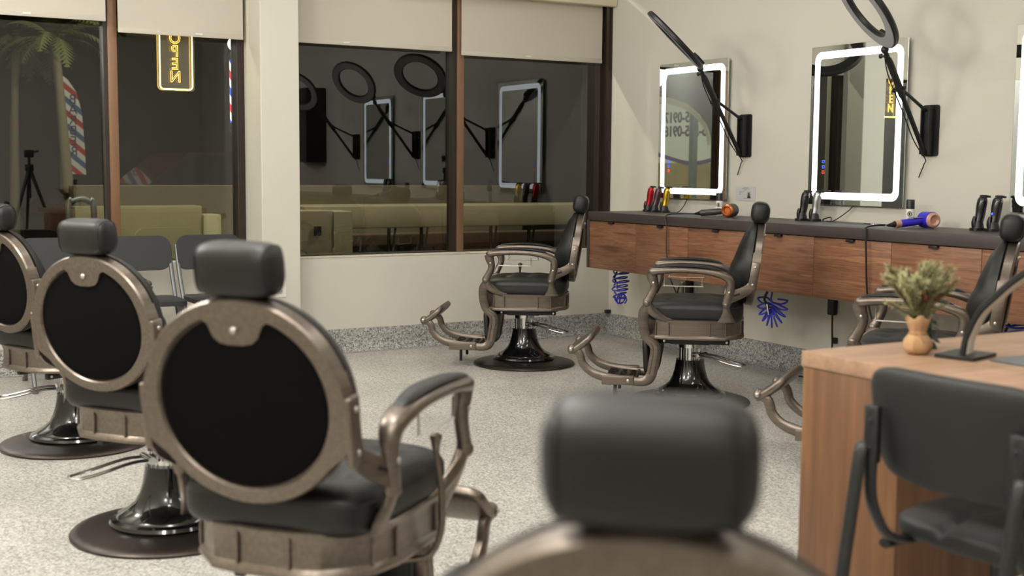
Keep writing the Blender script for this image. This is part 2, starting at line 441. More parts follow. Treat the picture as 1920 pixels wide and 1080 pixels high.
# ------------------------------------------------------------------ LED mirrors
MH, MW, MZ = .897, .72, 1.008
def mirror(yc, label):
    t = thing('led_mirror', label, 'mirror', (0, yc, MZ), 0, 'lit mirrors above the worktop')
    MM = T(-.03, 0, MH/2) @ Rz(-90) @ Rx(90)
    bm = B(); box(bm, (-.03, -MW/2, 0), (-.026, MW/2, MH), .0015); finish(bm, 'mirror_glass', MIRROR, t, 0)
    bm = B(); box(bm, (-.0255, -MW/2+.002, .002), (-.022, MW/2-.002, MH-.002)); box(bm, (-.022, -MW/2+.04, .04), (-.0, MW/2-.04, MH-.04)); finish(bm, 'backing', MIRROR_EDGE, t, 0)
    bm = B(); n = 8
    ringprism(bm, rrect(MW-.062, MH-.062, .05, n), rrect(MW-.142, MH-.142, .018, n), 0, .0012, T(-.0305, 0, MH/2) @ Rz(-90) @ Rx(90)); finish(bm, 'led_band', LED, t, 0)
    for k, c in enumerate(((60, 90, 255), (60, 90, 255), (255, 60, 50))):
        bm = B(); ringprism(bm, rrect(.018, .018, .003, 2), rrect(.012, .012, .002, 2), 0, .001, T(-.0305, .24, .245-k*.03) @ Rz(-90) @ Rx(90)); finish(bm, 'touch_button', simple('touch_icon_%d' % k, c, .5, emit=c, estr=1.2, vary=.01), t, 0)
    return t
mirror(-.973, 'lit mirror nearest the window wall, above the copper-nosed hair dryer')
mirror(-2.43, 'lit mirror above the blue hair dryer')
mirror(-3.82, 'lit mirror cut by the right edge of the photo')

# ------------------------------------------------------------------ ring lights on wall arms
def ring_light(y, label, twist):
    t = thing('ring_light', label, 'ring light', (0, y, 0), 0, 'ring lights on wall arms')
    # local frame: x into room is -x
    bm = B(); prism(bm, rrect(.108, .265, .014, 4), 0, .01, T(0, 0, 1.413) @ Rz(-90) @ Rx(90))
    for s in (-.026, .026): box(bm, (-.052, s-.0035, 1.29), (-.008, s+.0035, 1.54), .002)
    box(bm, (-.03, -.026, 1.285), (-.008, .026, 1.54))
    br = finish(bm, 'wall_bracket', BLKMETAL, t)
    for dz in (.07, -.07):
        bm = B(); tube(bm, [(-.011, .04, 1.413+dz-.01), (-.011, .04, 1.413+dz+.01)], (.002, .006), 8); finish(bm, 'screw', STEEL, br)
    a = Vector((-.045, 0, 1.297)); b = Vector((-.425, -.06, 1.81)); d = (b-a).normalized()
    L = (b-a).length
    bm = B(); tube(bm, [a, a+d*L*.62], .0125, 12); tube(bm, [a+d*L*.55, a+d*L*.6, a+d*L*.86, a+d*L*.9], [.016, .018, .018, .015], 12); tube(bm, [a+d*L*.9, a+d*L*.97], .011, 12); sph(bm, b-d*.01, .02); finish(bm, 'boom_arm', BLKMETAL, t)
    m = a+d*L*.60
    bm = B(); tube(bm, [(-.045, 0, 1.515), m+Vector((-.01, 0, .02))], .009, 10); tube(bm, [m+Vector((0, -.03, .015)), m+Vector((0, .035, .015))], .01, 10); finish(bm, 'brace_arm', BLKMETAL, t)
    for p in (a+d*L*.92, m):
        bm = B(); tube(bm, [p, p+Vector((0, .04, .006))], .006, 8); sph(bm, p+Vector((0, .045, .006)), .013, 10, .6, 1, 1); finish(bm, 'clamp_knob', BLKPLASTIC, t)
    # power lead along the arm and down the wall
    bm = B(); pts = [b, a+d*L*.8+Vector((.0, .03, -.02)), a+d*L*.5+Vector((.02, .028, -.05)), a+d*L*.2+Vector((.01, .025, -.04)), a+Vector((.02, .01, -.03)), (-.02, .02, 1.24), (-.012, .06, 1.17)]
    tube(bm, pts, .003, 6, sub=5); finish(bm, 'power_lead', BLKPLASTIC, t)
    # head
    nrm = twist[0].normalized(); up = twist[1]; up = (up-nrm*up.dot(nrm)).normalized(); sd = up.cross(nrm)
    Rr, w = .19, .038
    c = b+up*(Rr+.065)
    M = Matrix((sd, up, nrm)).transposed().to_4x4(); M.translation = c
    bm = B(); n = 48
    prof = [(Rr-w, -.008), (Rr-w+.008, -.018), (Rr+w-.008, -.018), (Rr+w, -.008), (Rr+w, .008), (Rr+w-.004, .012), (Rr-w+.004, .012), (Rr-w, .008)]
    rings = [[bm.verts.new((q[0]*math.cos(2*PI*k/n), q[0]*math.sin(2*PI*k/n), q[1])) for q in prof] for k in range(n)]
    for k in range(n):
        for j in range(len(prof)):
            bm.faces.new((rings[k][j], rings[k][(j+1) % 8], rings[(k+1) % n][(j+1) % 8], rings[(k+1) % n][j]))
    xf(bm, bm.verts[:], M); hd = finish(bm, 'ring_housing', BLKPLASTIC, t)
    bm = B(); circ = lambda R_: [(R_*math.cos(2*PI*k/n), R_*math.sin(2*PI*k/n)) for k in range(n)]
    ringprism(bm, circ(Rr+w-.008), circ(Rr-w+.008), .011, .0135, M); finish(bm, 'diffuser', simple('grey_unlit_diffuser', (150, 150, 152), .5, vary=.03), hd)
    bm = B(); box(bm, (-.03, -Rr-w-.012, -.04), (.03, -Rr+.02, -.012), .004, M=M); tube(bm, [M @ Vector((0, -Rr-w-.012, -.02)), b], .011, 10); finish(bm, 'swivel_mount', BLKMETAL, t)
    return t
ring_light(-1.48, 'black ring light on the wall arm beside the mirror nearest the window wall', (Vector((-.55, .46, -.70)), Vector((-.826, -.105, .554))))
ring_light(-2.935, 'black ring light on the wall arm above the blue hair dryer', (Vector((-.715, .411, -.641)), Vector((-.82, -.12, .56))))
ring_light(-4.39, 'black ring light beyond the right edge of the photo, reflected in the window', (Vector((-.68, .45, -.58)), Vector((-.734, -.259, .627))))

# ------------------------------------------------------------------ barber chair
def barber_chair():
    t = thing('barber_chair', '', 'barber chair', (0, 0, 0), 0, 'vintage barber chairs')
    bm = B(); lathe(bm, [(.0, 0.001), (.31, .001), (.312, .008), (.305, .015), (.28, .022), (.2, .034), (.0, .034)], 64); finish(bm, 'base_disc', BRONZE_D, t)
    bm = B(); lathe(bm, [(.0, .034), (.182, .034), (.188, .042), (.183, .052), (.165, .058), (.16, .066), (.13, .082), (.105, .105), (.09, .135), (.08, .17), (.074, .205), (.072, .224), (.0, .224)], 48); finish(bm, 'pedestal', GLOSSBLK, t)
    bm = B(); lathe(bm, [(.052, .18), (.052, .285), (.06, .287), (.06, .312), (0, .312)], 28)
    for k in range(14):
        a = 2*PI*k/14; tube(bm, [(.052*math.cos(a), .052*math.sin(a), .224), (.052*math.cos(a), .052*math.sin(a), .284)], .005, 6)
    finish(bm, 'piston', CHROME, t)
    # pump lever: chrome wire loop to the rear left
    bm = B(); M = T(0, 0, .25) @ Rz(150)
    pts = [(.06, .03, 0), (.13, .034, .0), (.24, .036, -.022), (.305, .03, -.03), (.315, 0, -.031), (.305, -.03, -.03), (.24, -.036, -.022), (.13, -.034, .0), (.06, -.03, 0)]
    tube(bm, [M @ Vector(p) for p in pts], .0055, 8, sub=4); tube(bm, [M @ Vector((.066, -.045, 0)), M @ Vector((.066, .045, 0))], .013, 10); finish(bm, 'pump_lever', CHROME, t)
    bm = B()
    for s in (-.1, .1): box(bm, (-.2, s-.012, .316), (.16, s+.012, .342), .004)
    box(bm, (-.1, -.11, .312), (.1, .11, .35), .004)
    mb = finish(bm, 'mechanism_bar', BLKMETAL, t)
    for s in (-1, 1):
        for x in (-.185, .13):
            bm = B(); tube(bm, [(x, s*.11, .329), (x, s*.1165, .329)], .006, 8); finish(bm, 'bolt', STEEL, mb)
    # seat frame: octagonal skirt with mouldings and ribs
    def oct_(grow):
        g = grow
        P = [(.215+g, -.14), (.215+g, .14), (.165+g*.7, .205+g*.7), (.1, .222+g), (-.1, .222+g), (-.175-g*.5, .205+g*.7), (-.25-g*.8, .125+g*.4), (-.262-g, .06), (-.262-g, -.06), (-.25-g*.8, -.125-g*.4), (-.175-g*.5, -.205-g*.7), (-.1, -.222-g), (.1, -.222-g), (.165+g*.7, -.205-g*.7)]
        return P
    bm = B(); levels = [(.35, -.004), (.352, .008), (.36, .01), (.368, .006), (.374, 0.), (.43, 0.), (.438, .004), (.448, .006), (.452, .0), (.452, -.03)]
    rings = [[bm.verts.new((x, y, z)) for x, y in oct_(g)] for z, g in levels]
    n = 14
    for a, b in zip(rings, rings[1:]):
        for k in range(n): bm.faces.new((a[k], a[(k+1) % n], b[(k+1) % n], b[k]))
    bm.faces.new(rings[0][::-1]); bm.faces.new(rings[-1])
    for x, y in ((.1, .222), (-.1, .222), (.1, -.222), (-.1, -.222), (-.262, .06), (-.262, -.06), (-.175, .205), (-.175, -.205), (.165, .205), (.165, -.205)):
        sc = 1.012; tube(bm, [(x*sc, y*sc, .372), (x*sc, y*sc, .436)], .0038, 8)
    finish(bm, 'seat_frame', BRONZE, t, 30)
    # tufted seat cushion
    tufts = [(x, y) for x in (-.5, 0, .5) for y in (-.5, 0, .5)]
    def dimp(q):
        if q.z > .3:
            d = 0
            for a, b in tufts: d += .34*math.exp(-((q.x-a)**2+(q.y-b)**2)/.018)
            for a in (-.5, 0, .5): d += .08*math.exp(-((q.x-a)**2)/.006)*(1 if abs(q.y) < .75 else .2)
            for b in (-.5, 0, .5): d += .08*math.exp(-((q.y-b)**2)/.006)*(1 if abs(q.x) < .75 else .2)
            q = Vector((q.x, q.y, q.z*(1-.22*min(1, q.x*q.x*.6+q.y*q.y*.6))-d*.55))
        return q
    bm = B(); pillow(bm, (.49, .45, .135), (6, 6, 3.2), 30, dimp, T(-.02, 0, .492)); sc_ = finish(bm, 'seat_cushion', LEATHER, t, 0); sc_.data.polygons.foreach_set('use_smooth', [True]*len(sc_.data.polygons))
    # backrest drum in a tilted frame: local disc axis = x, centre at origin
    MB_ = T(-.313, 0, .725) @ Ry(-8) @ Matrix.Diagonal((1, 1.07, 1, 1))
    R = .212; n = 56
    bm = B()
    prof = [(.0, .018), (R-.01, .018), (R, .012), (R, -.018), (R-.004, -.024), (R-.03, -.026), (R-.034, -.020), (R-.034, -.012), (0, -.012)]
    lathe(bm, prof, n, MB_ @ Ry(90))
    # tongue at the top of the ring carrying the headrest post, and the straight shoulder plates of the lower half
    tong = [(math.cos(math.radians(a))*(R-.02), math.sin(math.radians(a))*(R-.02)) for a in range(66, 115, 4)]
    tong += [(-.068, .166), (-.058, .161), (-.053, .149), (-.047, .134), (-.034, .123), (-.015, .119), (.015, .119), (.034, .123), (.047, .134), (.053, .149), (.058, .161), (.068, .166)]
    MT = MB_ @ Ry(-90) @ Rz(-90)
    prism(bm, tong, .008, .0255, MT)
    for s in (-1, 1):
        prism(bm, [(s*.2, .07), (s*.2115, .03), (s*.2125, -.08), (s*.204, -.095), (s*.165, -.125), (s*.172, -.06)], -.018, .024, MT)
    bf = finish(bm, 'backrest_frame', BRONZE, t, 32)
    bm = B(); lathe(bm, [(0, .0), (R-.036, .0), (R-.038, .006), (R-.06, .0095), (0, .011)], n, MB_ @ T(-.012, 0, 0) @ Ry(-90)); finish(bm, 'back_panel', BACKVINYL, bf)
    bm = B(); sph(bm, (0, 0, 0), .0085, 12); xf(bm, bm.verts[:], MB_ @ T(-.027, 0, .15)); finish(bm, 'rivet', STEEL, bf)
    # front cushion
    bm = B(); prof = [(0, .078), (.08, .076), (.15, .066), (.185, .05), (.206, .025), (.213, .0), (.2, -.006), (0, -.006)]
    lathe(bm, prof, n)
    for v in bm.verts:
        if v.co.z > .03:
            x_, y_ = v.co.x, v.co.y          # x_ -> down after rotation
            v.co.z += .028*math.exp(-((x_-.1)**2)/.012) - .02*max(0, -x_/.2)
            v.co.z -= .008*math.exp(-((x_+.02)**2)/.0004)
    xf(bm, bm.verts[:], MB_ @ T(.021, 0, 0) @ Ry(90)); finish(bm, 'backrest_cushion', LEATHER, t, 60)
    # headrest
    bm = B(); pillow(bm, (.094, .18, .11), (2.5, 5.5, 3.2), 14, None, T(-.338, 0, .987) @ Ry(-6)); hr = finish(bm, 'headrest', LEATHER, t, 0); hr.data.polygons.foreach_set('use_smooth', [True]*len(hr.data.polygons))
    for s in (-1, 1):
        bm = B()
        pts = [(math.copysign(abs(math.cos(a))**.75, math.cos(a))*.0405, s*.0745, math.copysign(abs(math.sin(a))**.62, math.sin(a))*.0475) for a in [2*PI*k/28 for k in range(28)]]
        tube(bm, pts, .0022, 6, closed=True)
        xf(bm, bm.verts[:], T(-.338, 0, .987) @ Ry(-6)); finish(bm, 'piping', LEATHER, hr)
    bm = B()
    for s in (-.03, .03): box(bm, (-.345, s-.008, .905), (-.335, s+.008, .96), .002)
    finish(bm, 'headrest_post', BLKMETAL, t)
    # arms
    for s in (-1, 1):
        y = s*.255
        bm = B()
        # beam
        pts = [(.2, y*.985, .684), (.19, y*.985, .692), (.14, y, .701), (.05, y, .706), (-.06, y, .702), (-.14, y, .688), (-.19, y, .665), (-.2, y, .63)]
        rr = [(.018, .012), (.03, .021), (.035, .018), (.036, .0155), (.035, .0155), (.032, .018), (.025, .021), (.019, .02)]
        tube(bm, pts, rr, 14, ref=(0, 1, 0), sq=3, sub=4)
        # front support: bracket, curved post, ball
        yk = s*.25
        tube(bm, [(.192, y, .688), (.186, y, .66), (.176, y, .63), (.18, y, .60), (.196, s*.253, .565), (.21, yk, .538)], [(.022, .028), (.02, .026), (.017, .021), (.016, .019), (.016, .02), (.018, .024)], 12, ref=(0, 1, 0), sub=4)
        sph(bm, (.212, yk, .537), .021, 14)
        # fin down onto the seat frame
        tube(bm, [(.205, yk, .535), (.185, s*.24, .495), (.13, s*.222, .458), (.08, s*.212, .447)], [(.014, .02), (.012, .024), (.012, .018), (.008, .006)], 10, ref=(0, 1, 0), sub=4)
        # rear support
        tube(bm, [(-.198, y, .64), (-.196, y, .61), (-.188, y, .575), (-.178, yk, .535)], [(.02, .024), (.017, .022), (.016, .021), (.018, .023)], 12, ref=(0, 1, 0), sub=4)
        sph(bm, (-.178, yk, .536), .02, 14)
        tube(bm, [(-.178, yk, .53), (-.18, s*.242, .50), (-.182, s*.228, .47), (-.182, s*.222, .447)], [(.012, .017), (.011, .02), (.011, .032), (.009, .045)], 12, ref=(0, 1, 0), sub=4)
        # bracket back to the backrest drum: plate, dark patch for its opening, side plate
        yb = s*.232
        tube(bm, [(-.185, y, .580), (-.205, s*.253, .583), (-.235, s*.247, .590), (-.27, s*.24, .607), (-.295, yb, .628), (-.305, yb, .65)], [(.006, .042), (.006, .034), (.006, .027), (.006, .025), (.006, .022), (.006, .02)], 12, ref=(0, 1, 0), sq=4, sub=4)
        Mp = T(-.313, 0, .725) @ Ry(-8) @ Matrix.Diagonal((1, 1.07, 1, 1))
        box(bm, (-.024, min(s*.208, s*.224), -.115), (.018, max(s*.208, s*.224), .025), .004, M=Mp)
        ar = finish(bm, 'arm', BRONZE, t, 50)
        bm = B()
        pts = [(.185, y, .7105), (.17, y, .716), (.10, y, .723), (.02, y, .725), (-.06, y, .722), (-.13, y, .709), (-.165, y, .694)]
        tube(bm, pts, [(.006, .002), (.02, .007), (.026, .009), (.027, .009), (.026, .009), (.02, .008), (.008, .003)], 14, ref=(0, 1, 0), sub=4); finish(bm, 'arm_pad', LEATHER, ar, 60)
        for p in (Mp @ Vector((-.003, s*.2255, 0.0)), Mp @ Vector((-.003, s*.2255, -.088)), Vector((.18, y+s*.018, .64)), Vector((-.192, y+s*.017, .60))):
            bm = B(); sph(bm, p, .0065, 10, 1, .6, 1); finish(bm, 'bolt', STEEL, ar)
        bm = B(); tube(bm, [(-.212, s*.2565, .584), (-.243, s*.2505, .594)], (.002, .007), 8, ref=(0, 1, 0)); finish(bm, 'slot', BLKPLASTIC, ar)  # darkness of the opening put on as a black patch, not cut through
        # towel wire under the arm
        bm = B(); yw = y
        tube(bm, [(.128, yw, .675), (.126, yw, .632), (.12, yw, .625), (-.05, yw, .625), (-.058, yw, .63), (-.06, yw, .672)], .003, 6, sub=3); finish(bm, 'towel_wire', STEEL, ar)
    # footrest side rails from seat frame to toe rest
    for s in (-1, 1):
        y = s*.165
        bm = B()
        pts = [(.2, s*.246, .53), (.226, s*.225, .49), (.232, s*.2, .44), (.226, y*1.06, .385), (.212, y, .352), (.178, y, .318), (.17, y, .28), (.18, y, .21), (.188, y, .165), (.205, y, .135), (.24, y, .122), (.3, y, .126), (.40, y, .136), (.462, y, .15), (.505, y, .17), (.54, y, .205), (.55, y, .238), (.563, y, .262), (.597, y, .28)]
        rr = [(.015, .02)]+[(.017, .027)]*9+[(.017, .023)]*4+[(.015, .02)]*4+[(.016, .021)]
        tube(bm, pts, rr, 12, ref=(0, 1, 0), sq=3, sub=4); sph(bm, (.597, y, .28), .024, 12)
        for o_ in (-.011, .011):     # reeded moulding along the leg
            tube(bm, [(.226+o_, y+s*.014, .385), (.212+o_, y+s*.015, .35), (.178+o_, y+s*.015, .318), (.17+o_, y+s*.015, .28), (.18+o_, y+s*.015, .21), (.188+o_, y+s*.015, .165)], .004, 6, sub=3)
        box(bm, (.275, min(y-s*.014, y+s*.022), .104), (.44, max(y-s*.014, y+s*.022), .152), .004)
        lg = finish(bm, 'footrest_rail', BRONZE, t, 45)
        for p in ((.305, y+s*.023, .128), (.6, y+s*.022, .28)):
            bm = B(); sph(bm, p, .009, 10, 1, .5, 1); finish(bm, 'bolt', STEEL, lg)
        bm = B(); tube(bm, [(.375, y*.8, .118), (.375, y*.8, .03)], .009, 10); finish(bm, 'foot_peg', BLKMETAL, lg)
    bm = B(); box(bm, (.265, -.155, .118), (.43, .155, .13), .003)
    for j in range(3):                                # cast scrollwork on the plate
        for i in range(5):
            cx_, cy_ = .3+j*.05, -.12+i*.06
            pts = [(cx_+.02*math.cos(a)*(1-.07*k), cy_+.026*math.sin(a)*(1-.07*k), .1315) for k, a in enumerate([.7*q+(i+j)*1.2 for q in range(10)])]
            tube(bm, pts, .0028, 5)
    tube(bm, [(.27, -.15, .133), (.425, -.15, .133), (.425, .15, .133), (.27, .15, .133)], .004, 6, closed=True)
    finish(bm, 'foot_plate', BRONZE_D, t, 40)
    bm = B(); Mt = T(.592, 0, .285) @ Ry(-52)
    pillow(bm, (.04, .37, .17), (4, 9, 5), 10, lambda q: Vector((q.x-.4*(1-q.z*q.z), q.y, q.z)), Mt @ T(-.006, 0, .045)); finish(bm, 'toe_rest', BRONZE, t, 60)
    bm = B(); pillow(bm, (.04, .28, .19), (3, 8, 6), 10, None, T(.218, 0, .245) @ Ry(4)); cp = finish(bm, 'calf_pad', LEATHER, t, 60)
    bm = B(); box(bm, (.165, -.13, .15), (.197, .13, .345), .006); finish(bm, 'calf_pad_backing', BLKMETAL, cp)
    # recline lever on the right-hand side: cone knob on a curved rod
    bm = B(); pts = [(.055, -.245, .60), (.055, -.247, .56), (.062, -.256, .47), (.058, -.256, .38), (.04, -.225, .325), (0.02, -.12, .318)]
    tube(bm, pts, [.006, .0065, .008, .008, .008, .008], 8, sub=4); finish(bm, 'recline_lever', BRONZE, t)
    bm = B(); lathe(bm, [(0, 0), (.006, 0), (.008, .018), (.012, .036), (.0145, .042), (.0135, .049), (.006, .053), (0, .054)], 16, T(.055, -.245, .552)); finish(bm, 'lever_knob', BRONZE, t)
    return t

ch = barber_chair()
def put(o, x, y, z, fw, label): o.location = (x, y, 0); o.rotation_euler = (0, 0, math.radians(fw)); o['label'] = label
def raise_seat(root, dz):           # hydraulic base: everything above the pedestal moves together
    for o in bpy.data.objects:
        if o.parent == root and o.name.split('.')[0] not in ('base_disc', 'pedestal'): o.location.z += dz
put(ch, -1.285, -.965, 0, 180-36, 'black leather barber chair in front of the left end of the walnut cabinets')
spots = [(-1.15, -2.43, 0, 180-40, 'black leather barber chair standing between the two blue coiled hoses'),
         (-1.245, -4.01, 0, 180-55, 'black leather barber chair partly hidden behind the wooden desk and pine plant'),
         (-4.13, -1.98, 0, 24, 'black leather barber chair cut by the left edge of the photo'),
         (-4.11, -3.45, .0, 36, 'black leather barber chair seen from behind, between the photo-edge chair and the big foreground one'),
         (-4.13, -4.915, .014, 40, 'large black leather barber chair seen from behind with its right armrest showing'),
         (-4.313, -6.408, -.024, 50, 'blurred barber chair closest to the camera, only its headrest and rim showing')]
for x, y, z, fw, lb in spots:
    c = dup(ch); put(c, x, y, 0, fw, lb); raise_seat(c, z)

# ------------------------------------------------------------------ folding chairs under the left window
def folding_chair():
    t = thing('folding_chair', '', 'folding chair', (0, 0, 0), 0, 'grey folding chairs under the left window')
    # faces -y ; back at +y
    bm = B(); out = []
    for x, z in rrect(.385, .20, .06, 6): out.append((x, z))
    prism(bm, out, -.01, .014, T(0, .16, .695) @ Rx(90-10))
    for v in bm.verts: v.co.y += .05*(1-(v.co.x/.2)**2)
    finish(bm, 'backrest', GREYPLASTIC, t, 40)
    bm = B(); prism(bm, rrect(.385, .39, .06, 6), .43, .455, T(0, -.06, 0)); finish(bm, 'seat', GREYPLASTIC, t, 40)
    for s in (-1, 1):
        bm = B(); tube(bm, [(s*.19, .19, .74), (s*.19, .12, .56), (s*.192, -.08, .22), (s*.192, -.21, .012)], .0125, 10, sub=3); tube(bm, [(s*.192, -.205, .02), (s*.192, -.21, .0)], .016, 10); finish(bm, 'front_leg', GREYTUBE, t)
        bm = B(); tube(bm, [(s*.17, -.17, .425), (s*.17, .0, .26), (s*.17, .235, .012)], .0115, 10, sub=3); tube(bm, [(s*.17, .228, .02), (s*.17, .236, .0)], .015, 10); finish(bm, 'rear_leg', GREYTUBE, t)
    bm = B(); tube(bm, [(-.19, -.12, .155), (.19, -.12, .155)], .009, 8); tube(bm, [(-.18, .17, .08), (.18, .17, .08)], .009, 8); finish(bm, 'stretcher', GREYTUBE, t)
    return t
fc = folding_chair()
put(fc, -3.9, -.45, 0, 1, 'grey folding chair under the left window, farthest from the pillar')
put(dup(fc), -3.465, -.44, 0, -1, 'grey folding chair in the middle of the row under the left window')
put(dup(fc), -3.04, -.45, 0, 1, 'grey folding chair beside the beige pillar, last of its row')

# ------------------------------------------------------------------ desk
DX0, DX1 = -2.955, -1.35
t = thing('reception_desk', 'brown wood-grain desk with the pine plant and arch lamp on it', 'desk', (DX0, -5.5, 0))
bm = B(); box(bm, (0, -.3, .712), (DX1-DX0, .334, .75), .002); finish(bm, 'desktop', OAK_T, t)
bm = B(); box(bm, (.004, .012, .0), (.35, .33, .711), .002); finish(bm, 'end_pedestal', OAK_V, t)
bm = B(); box(bm, (.351, .29, .05), (DX1-DX0-.03, .31, .711)); finish(bm, 'modesty_panel', OAK_V, t, 0)
bm = B(); box(bm, (DX1-DX0-.03, -.28, .0), (DX1-DX0-.004, .33, .711), .002); finish(bm, 'side_panel', OAK_V, t)
# desk mat
bm = B(); prism(bm, rrect(.62, .30, .012, 3), 0, .003, T(-2.36, -5.645, .7505)); tag(finish(bm, 'desk_mat', simple('slate_desk_mat', (70, 76, 82), .35, vary=.04)), 'slate grey desk mat lying on the desk behind the arch lamp', 'desk mat')
# arch lamp
t = thing('desk_lamp', 'black arch desk lamp with an inner light strip, beside the pine plant', 'lamp', (-2.668, -5.43, .751), -75)
bm = B(); prism(bm, rrect(.10, .13, .004, 3), 0, .008); finish(bm, 'lamp_base', BLKMETAL, t)
arc = [(0, 0, .006), (.003, 0, .03), (.009, 0, .055), (.035, 0, .112), (.077, 0, .158), (.12, 0, .199), (.165, 0, .23), (.24, 0, .265), (.33, 0, .285)]
bm = B(); tube(bm, arc, (.022, .009), 12, ref=(0, 1, 0), sq=6, sub=6); ab = finish(bm, 'arch_arm', BLKMETAL, t, 40)
bm = B(); tube(bm, [(p[0]+.0098*[1, .98, .9, .8, .7, .6, .4, .2, 0][i], p[1], p[2]-.8*[0, .002, .005, .008, .009, .0105, .0118, .0125, .0125][i]) for i, p in enumerate(arc)], (.018, .0015), 8, ref=(0, 1, 0), sq=6, sub=6); finish(bm, 'light_strip', simple('warm_grey_diffuser', (216, 208, 194), .4, vary=.02), ab, 40)
# burlap-potted pine
t = thing('potted_pine', 'small artificial pine with cones in a burlap wrap on the desk', 'plant', (-2.738, -5.342, .751))
BURLAP = simple('burlap_wrap', (180, 144, 106), .9, bump=.7, bscale=260, vary=.15, vscale=60)
bm = B(); lathe(bm, [(0, 0), (.022, 0), (.031, .008), (.034, .02), (.032, .034), (.024, .046), (.017, .052), (.02, .06), (.026, .075), (.031, .092), (.03, .094), (.022, .08), (.012, .07), (0, .07)], 28)
for v in bm.verts:
    a = math.atan2(v.co.y, v.co.x); k = 1+.07*math.sin(a*7+v.co.z*60)+.05*math.sin(a*11); v.co.x *= k; v.co.y *= k
    if v.co.z > .085: v.co.z += .006*math.sin(a*5)
finish(bm, 'burlap_wrap', BURLAP, t, 70)
bm = B(); tube(bm, [(.021*math.cos(a), .021*math.sin(a), .051+.001*math.sin(3*a)) for a in [2*PI*k/20 for k in range(20)]], .0025, 6, closed=True); tube(bm, [(-.014, -.016, .051), (-.02, -.028, .045), (-.012, -.034, .03)], .002, 5, sub=3); finish(bm, 'twine', simple('jute_twine', (164, 124, 80), .9, vary=.1), t)
NEED = simple('pale_pine_needles', (176, 172, 128), .8, vary=.25, vscale=90)
rnd = random.Random(3)
bm = B(); bs = B()
tips = []
def needle_twig(p0, p1):
    d = (p1-p0); L = d.length; d.normalize(); tube(bs, [p0, p0+d*L*.5+Vector((0, 0, -.002)), p1], [.0018, .0015, .001], 5)
    for i in range(int(L/.0006)):
        q = p0+d*L*(i*.0006/L); 
        s = d.orthogonal().normalized(); s.rotate(Matrix.Rotation(rnd.uniform(0, 2*PI), 3, d))
        tp = q+(d*.42+s*.9).normalized()*rnd.uniform(.013, .019); w = d.cross(s)*.0017
        bm.faces.new([bm.verts.new(q+w), bm.verts.new(q-w), bm.verts.new(tp)])
    e = p1
    for _ in range(10):
        s = Vector((rnd.uniform(-1, 1), rnd.uniform(-1, 1), rnd.uniform(-1, 1)))*.5+d; tp = e+s.normalized()*.012; w = s.orthogonal().normalized()*.001
        bm.faces.new([bm.verts.new(e+w), bm.verts.new(e-w), bm.verts.new(tp)])
twigs = []
for k in range(26):
    a = 2.4*k; lean = .25+.5*((k*5) % 7)/7
    base = Vector((0, 0, .085)); L = rnd.uniform(.10, .155)
    d = Vector((math.cos(a)*lean, math.sin(a)*lean, 1)).normalized()
    mid = base+d*L; twigs.append((base, mid))
    for j in range(2):
        b2 = base+d*L*rnd.uniform(.45, .75); a2 = a+rnd.uniform(-1.3, 1.3)
        d2 = (d+Vector((math.cos(a2)*.7, math.sin(a2)*.7, .1))).normalized(); twigs.append((b2, b2+d2*rnd.uniform(.04, .065)))
for dx, dz in ((.09, .185), (.07, .20), (-.075, .185), (-.058, .205), (-.08, .13), (.068, .125), (0, .225), (.03, .215), (-.03, .21)):
    v = Vector((dx*.866, -dx*.5, dz)); twigs.append((Vector((0, 0, .085)), v))
for p, q in twigs: needle_twig(p, q)
finish(bs, 'branches', simple('twig_brown', (92, 84, 56), .9, vary=.1), t)
finish(bm, 'needles', NEED, t, 0)
for p in ((-.012, -.03, .145), (.024, -.034, .142), (-.028, -.028, .155), (.004, -.03, .152)):
    bm = B(); pillow(bm, (.014, .014, .02), 2.2, 6, lambda q: q*(1+.12*math.sin(q.z*14)), T(*p)); finish(bm, 'pine_cone', simple('red_brown_cone', (104, 56, 40), .8, vary=.2, vscale=200), t)
# dark leafy sprig behind the burlap pot
t = thing('leafy_sprig', 'small dark green leafy sprig standing behind the burlap pot on the desk', 'plant', (-2.632, -5.285, .751))
DKL = simple('dark_green_leaf', (38, 60, 46), .6, vary=.2, vscale=40)
bm = B()
for k in range(22):
    a = 2.4*k; z = .01+.075*(k/22); L = .04*(1-.5*k/22)
    d = Vector((math.cos(a), math.sin(a), -.25)); p = Vector((0, 0, z+.012)); w = Vector((-math.sin(a), math.cos(a), 0))*.009
    q = [p, p+d*L*.5+w, p+d*L+Vector((0, 0, -.004)), p+d*L*.5-w]; bm.faces.new([bm.verts.new(c) for c in q])
finish(bm, 'leaves', DKL, t, 0)
bm = B(); lathe(bm, [(0, 0), (.02, 0), (.016, .012), (.006, .02), (.003, .09), (0, .092)], 14); finish(bm, 'stem', DKL, t)

